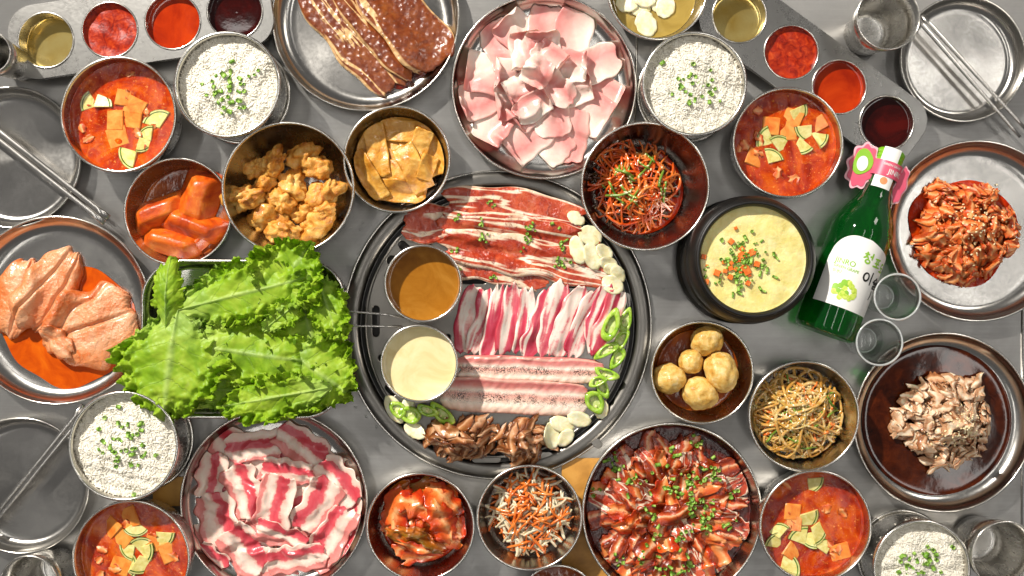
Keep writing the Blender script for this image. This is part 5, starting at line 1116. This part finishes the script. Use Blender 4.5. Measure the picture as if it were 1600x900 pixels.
# pink card tag hung round the neck
tg = empty('neck_tag', pb[0], pb[1], bz, label='pink die cut card tag hung round the bottle neck', cat='tag'); tg.rotation_euler = root.rotation_euler
part('band', mkmesh('band', *patch(lambda q: 181 * k, lambda q: 198 * k, -20, 24, 16.2, 30, 8), MAT['pink_card']), tg)
V, F = textmesh('JINRO', 7.5); part('lettering', mkmesh('lettering', wrap(np.c_[V[:, 1] + 187 * k, V[:, 0] + 9], 16.5), F, MAT['white_paper'], smooth=False), tg)
V, F = textmesh('GREEN GRAPE', 3.2); part('lettering', mkmesh('lettering', wrap(np.c_[V[:, 1] + 194 * k, V[:, 0] + 2], 16.5), F, MAT['white_paper'], smooth=False), tg)
def card(out, z0, z1, mat, name, tilt=0):
    V, F = plate2d(out, [], 0, z1 - z0, .15); V[:, 2] += z0; V[:, 2] += tilt * (np.abs(V[:, 1]) - 14); part(name, mkmesh(name, V, F, MAT[mat], smooth=False), tg)
def scal(cx, cy, rx, ry, n, am, ph=0): return [(cx + (rx + am * math.sin(n * t + ph)) * math.cos(t), cy + (ry + am * math.sin(n * t + ph)) * math.sin(t)) for t in np.linspace(0, 2 * math.pi, 90, endpoint=False)]
card(scal(186 * k, 25, 25, 15, 9, 1.6), 3, 4, 'pale_pink', 'left_flap_border', -.15); card(scal(186 * k, 25, 22.5, 12.8, 9, 1.4), 4.2, 4.8, 'pink_card', 'left_flap', -.15)
card(scal(190 * k, 26, 14, 9.5, 3, .8), 5, 5.5, 'label_green', 'green_print', -.15); card(scal(188 * k, 26, 8, 5.5, 2, .3), 5.7, 6.1, 'white_paper', 'white_print', -.15)
card(scal(180 * k, -20, 21, 7, 7, 1.0), 3, 4, 'pale_pink', 'right_flap_border', -.15); card(scal(180 * k, -20, 19, 5.6, 7, .9), 4.2, 4.8, 'pink_card', 'right_flap', -.15)

def shot(px, py, r, label, h=58):
    x, y = W(px, py, h); R = PR(r, h); rb = R * .66
    prof = [(.01, .2), (rb, .2), (rb + .6, 1.5)] + [(rb + (R - rb) * t ** 1.2, h * t) for t in (.2, .4, .6, .8, .97)] + [(R - .6, h + .4), (R - 1.5, h)] + [(rb + (R - rb) * t ** 1.2 - 1.8, h * t) for t in (.9, .7, .5, .3)] + [(rb - 3, h * .2), (rb * .5, h * .17), (.01, h * .165)]
    root = empty('shot_glass', x, y, .4, label=label, cat='shot glass', group='clear shot glasses')
    part('glass_body', mkmesh('glass_body', *lathe(prof, 64), MAT['clear_glass']), root)
    part('rim', mkmesh('rim', *bead(R - .9, h + .2, 1.1, 64, 10), MAT['glass_rim']), root); part('thick_base', mkmesh('thick_base', *bead(rb - 3.2, h * .19, 1.0, 48, 8), MAT['glass_rim']), root)
shot(1402, 464, 37, 'clear shot glass beside the spicy pork plate')
shot(1374, 535, 37, 'clear shot glass between the bottle base and the beef broth plate')


# water drops splashed round the grill
E, FE = ellips(10, 6); rs = np.random.RandomState(4); Vd = []; Fd = []; o_ = 0
for k in range(70):
    a = rs.uniform(0, 6.28); q = GR + rs.exponential(14) + 3; r_ = rs.uniform(.6, 2.0); Vd.append(E * np.array([r_, r_ * rs.uniform(.8, 1.2), r_ * .45]) + np.array([GX + q * math.cos(a), GY + q * math.sin(a), .1])); Fd += [[v_ + o_ for v_ in f] for f in FE]; o_ += len(E)
wmesh('water_drops', np.concatenate(Vd), Fd, MAT['clear_glass'], kind='stuff', label='tiny water drops on the steel table round the grill', cat='water')
# like things at one place: say which by its height in the picture
def single_out():
    seen = {}
    for o in bpy.data.objects:
        if o.parent is None and 'label' in o: seen.setdefault(o['label'], []).append(o)
    num = 'one two three four five six seven eight nine ten eleven twelve'.split()
    for l, os_ in seen.items():
        if len(os_) > 1:
            for k, o in enumerate(sorted(os_, key=lambda q: -q.location.y)):
                n = len(os_); o['label'] = l + (', topmost of %s' % num[n - 1] if k == 0 else ', lowest of %s' % num[n - 1] if k == n - 1 else ', %s from top' % ORD[k])
single_out()
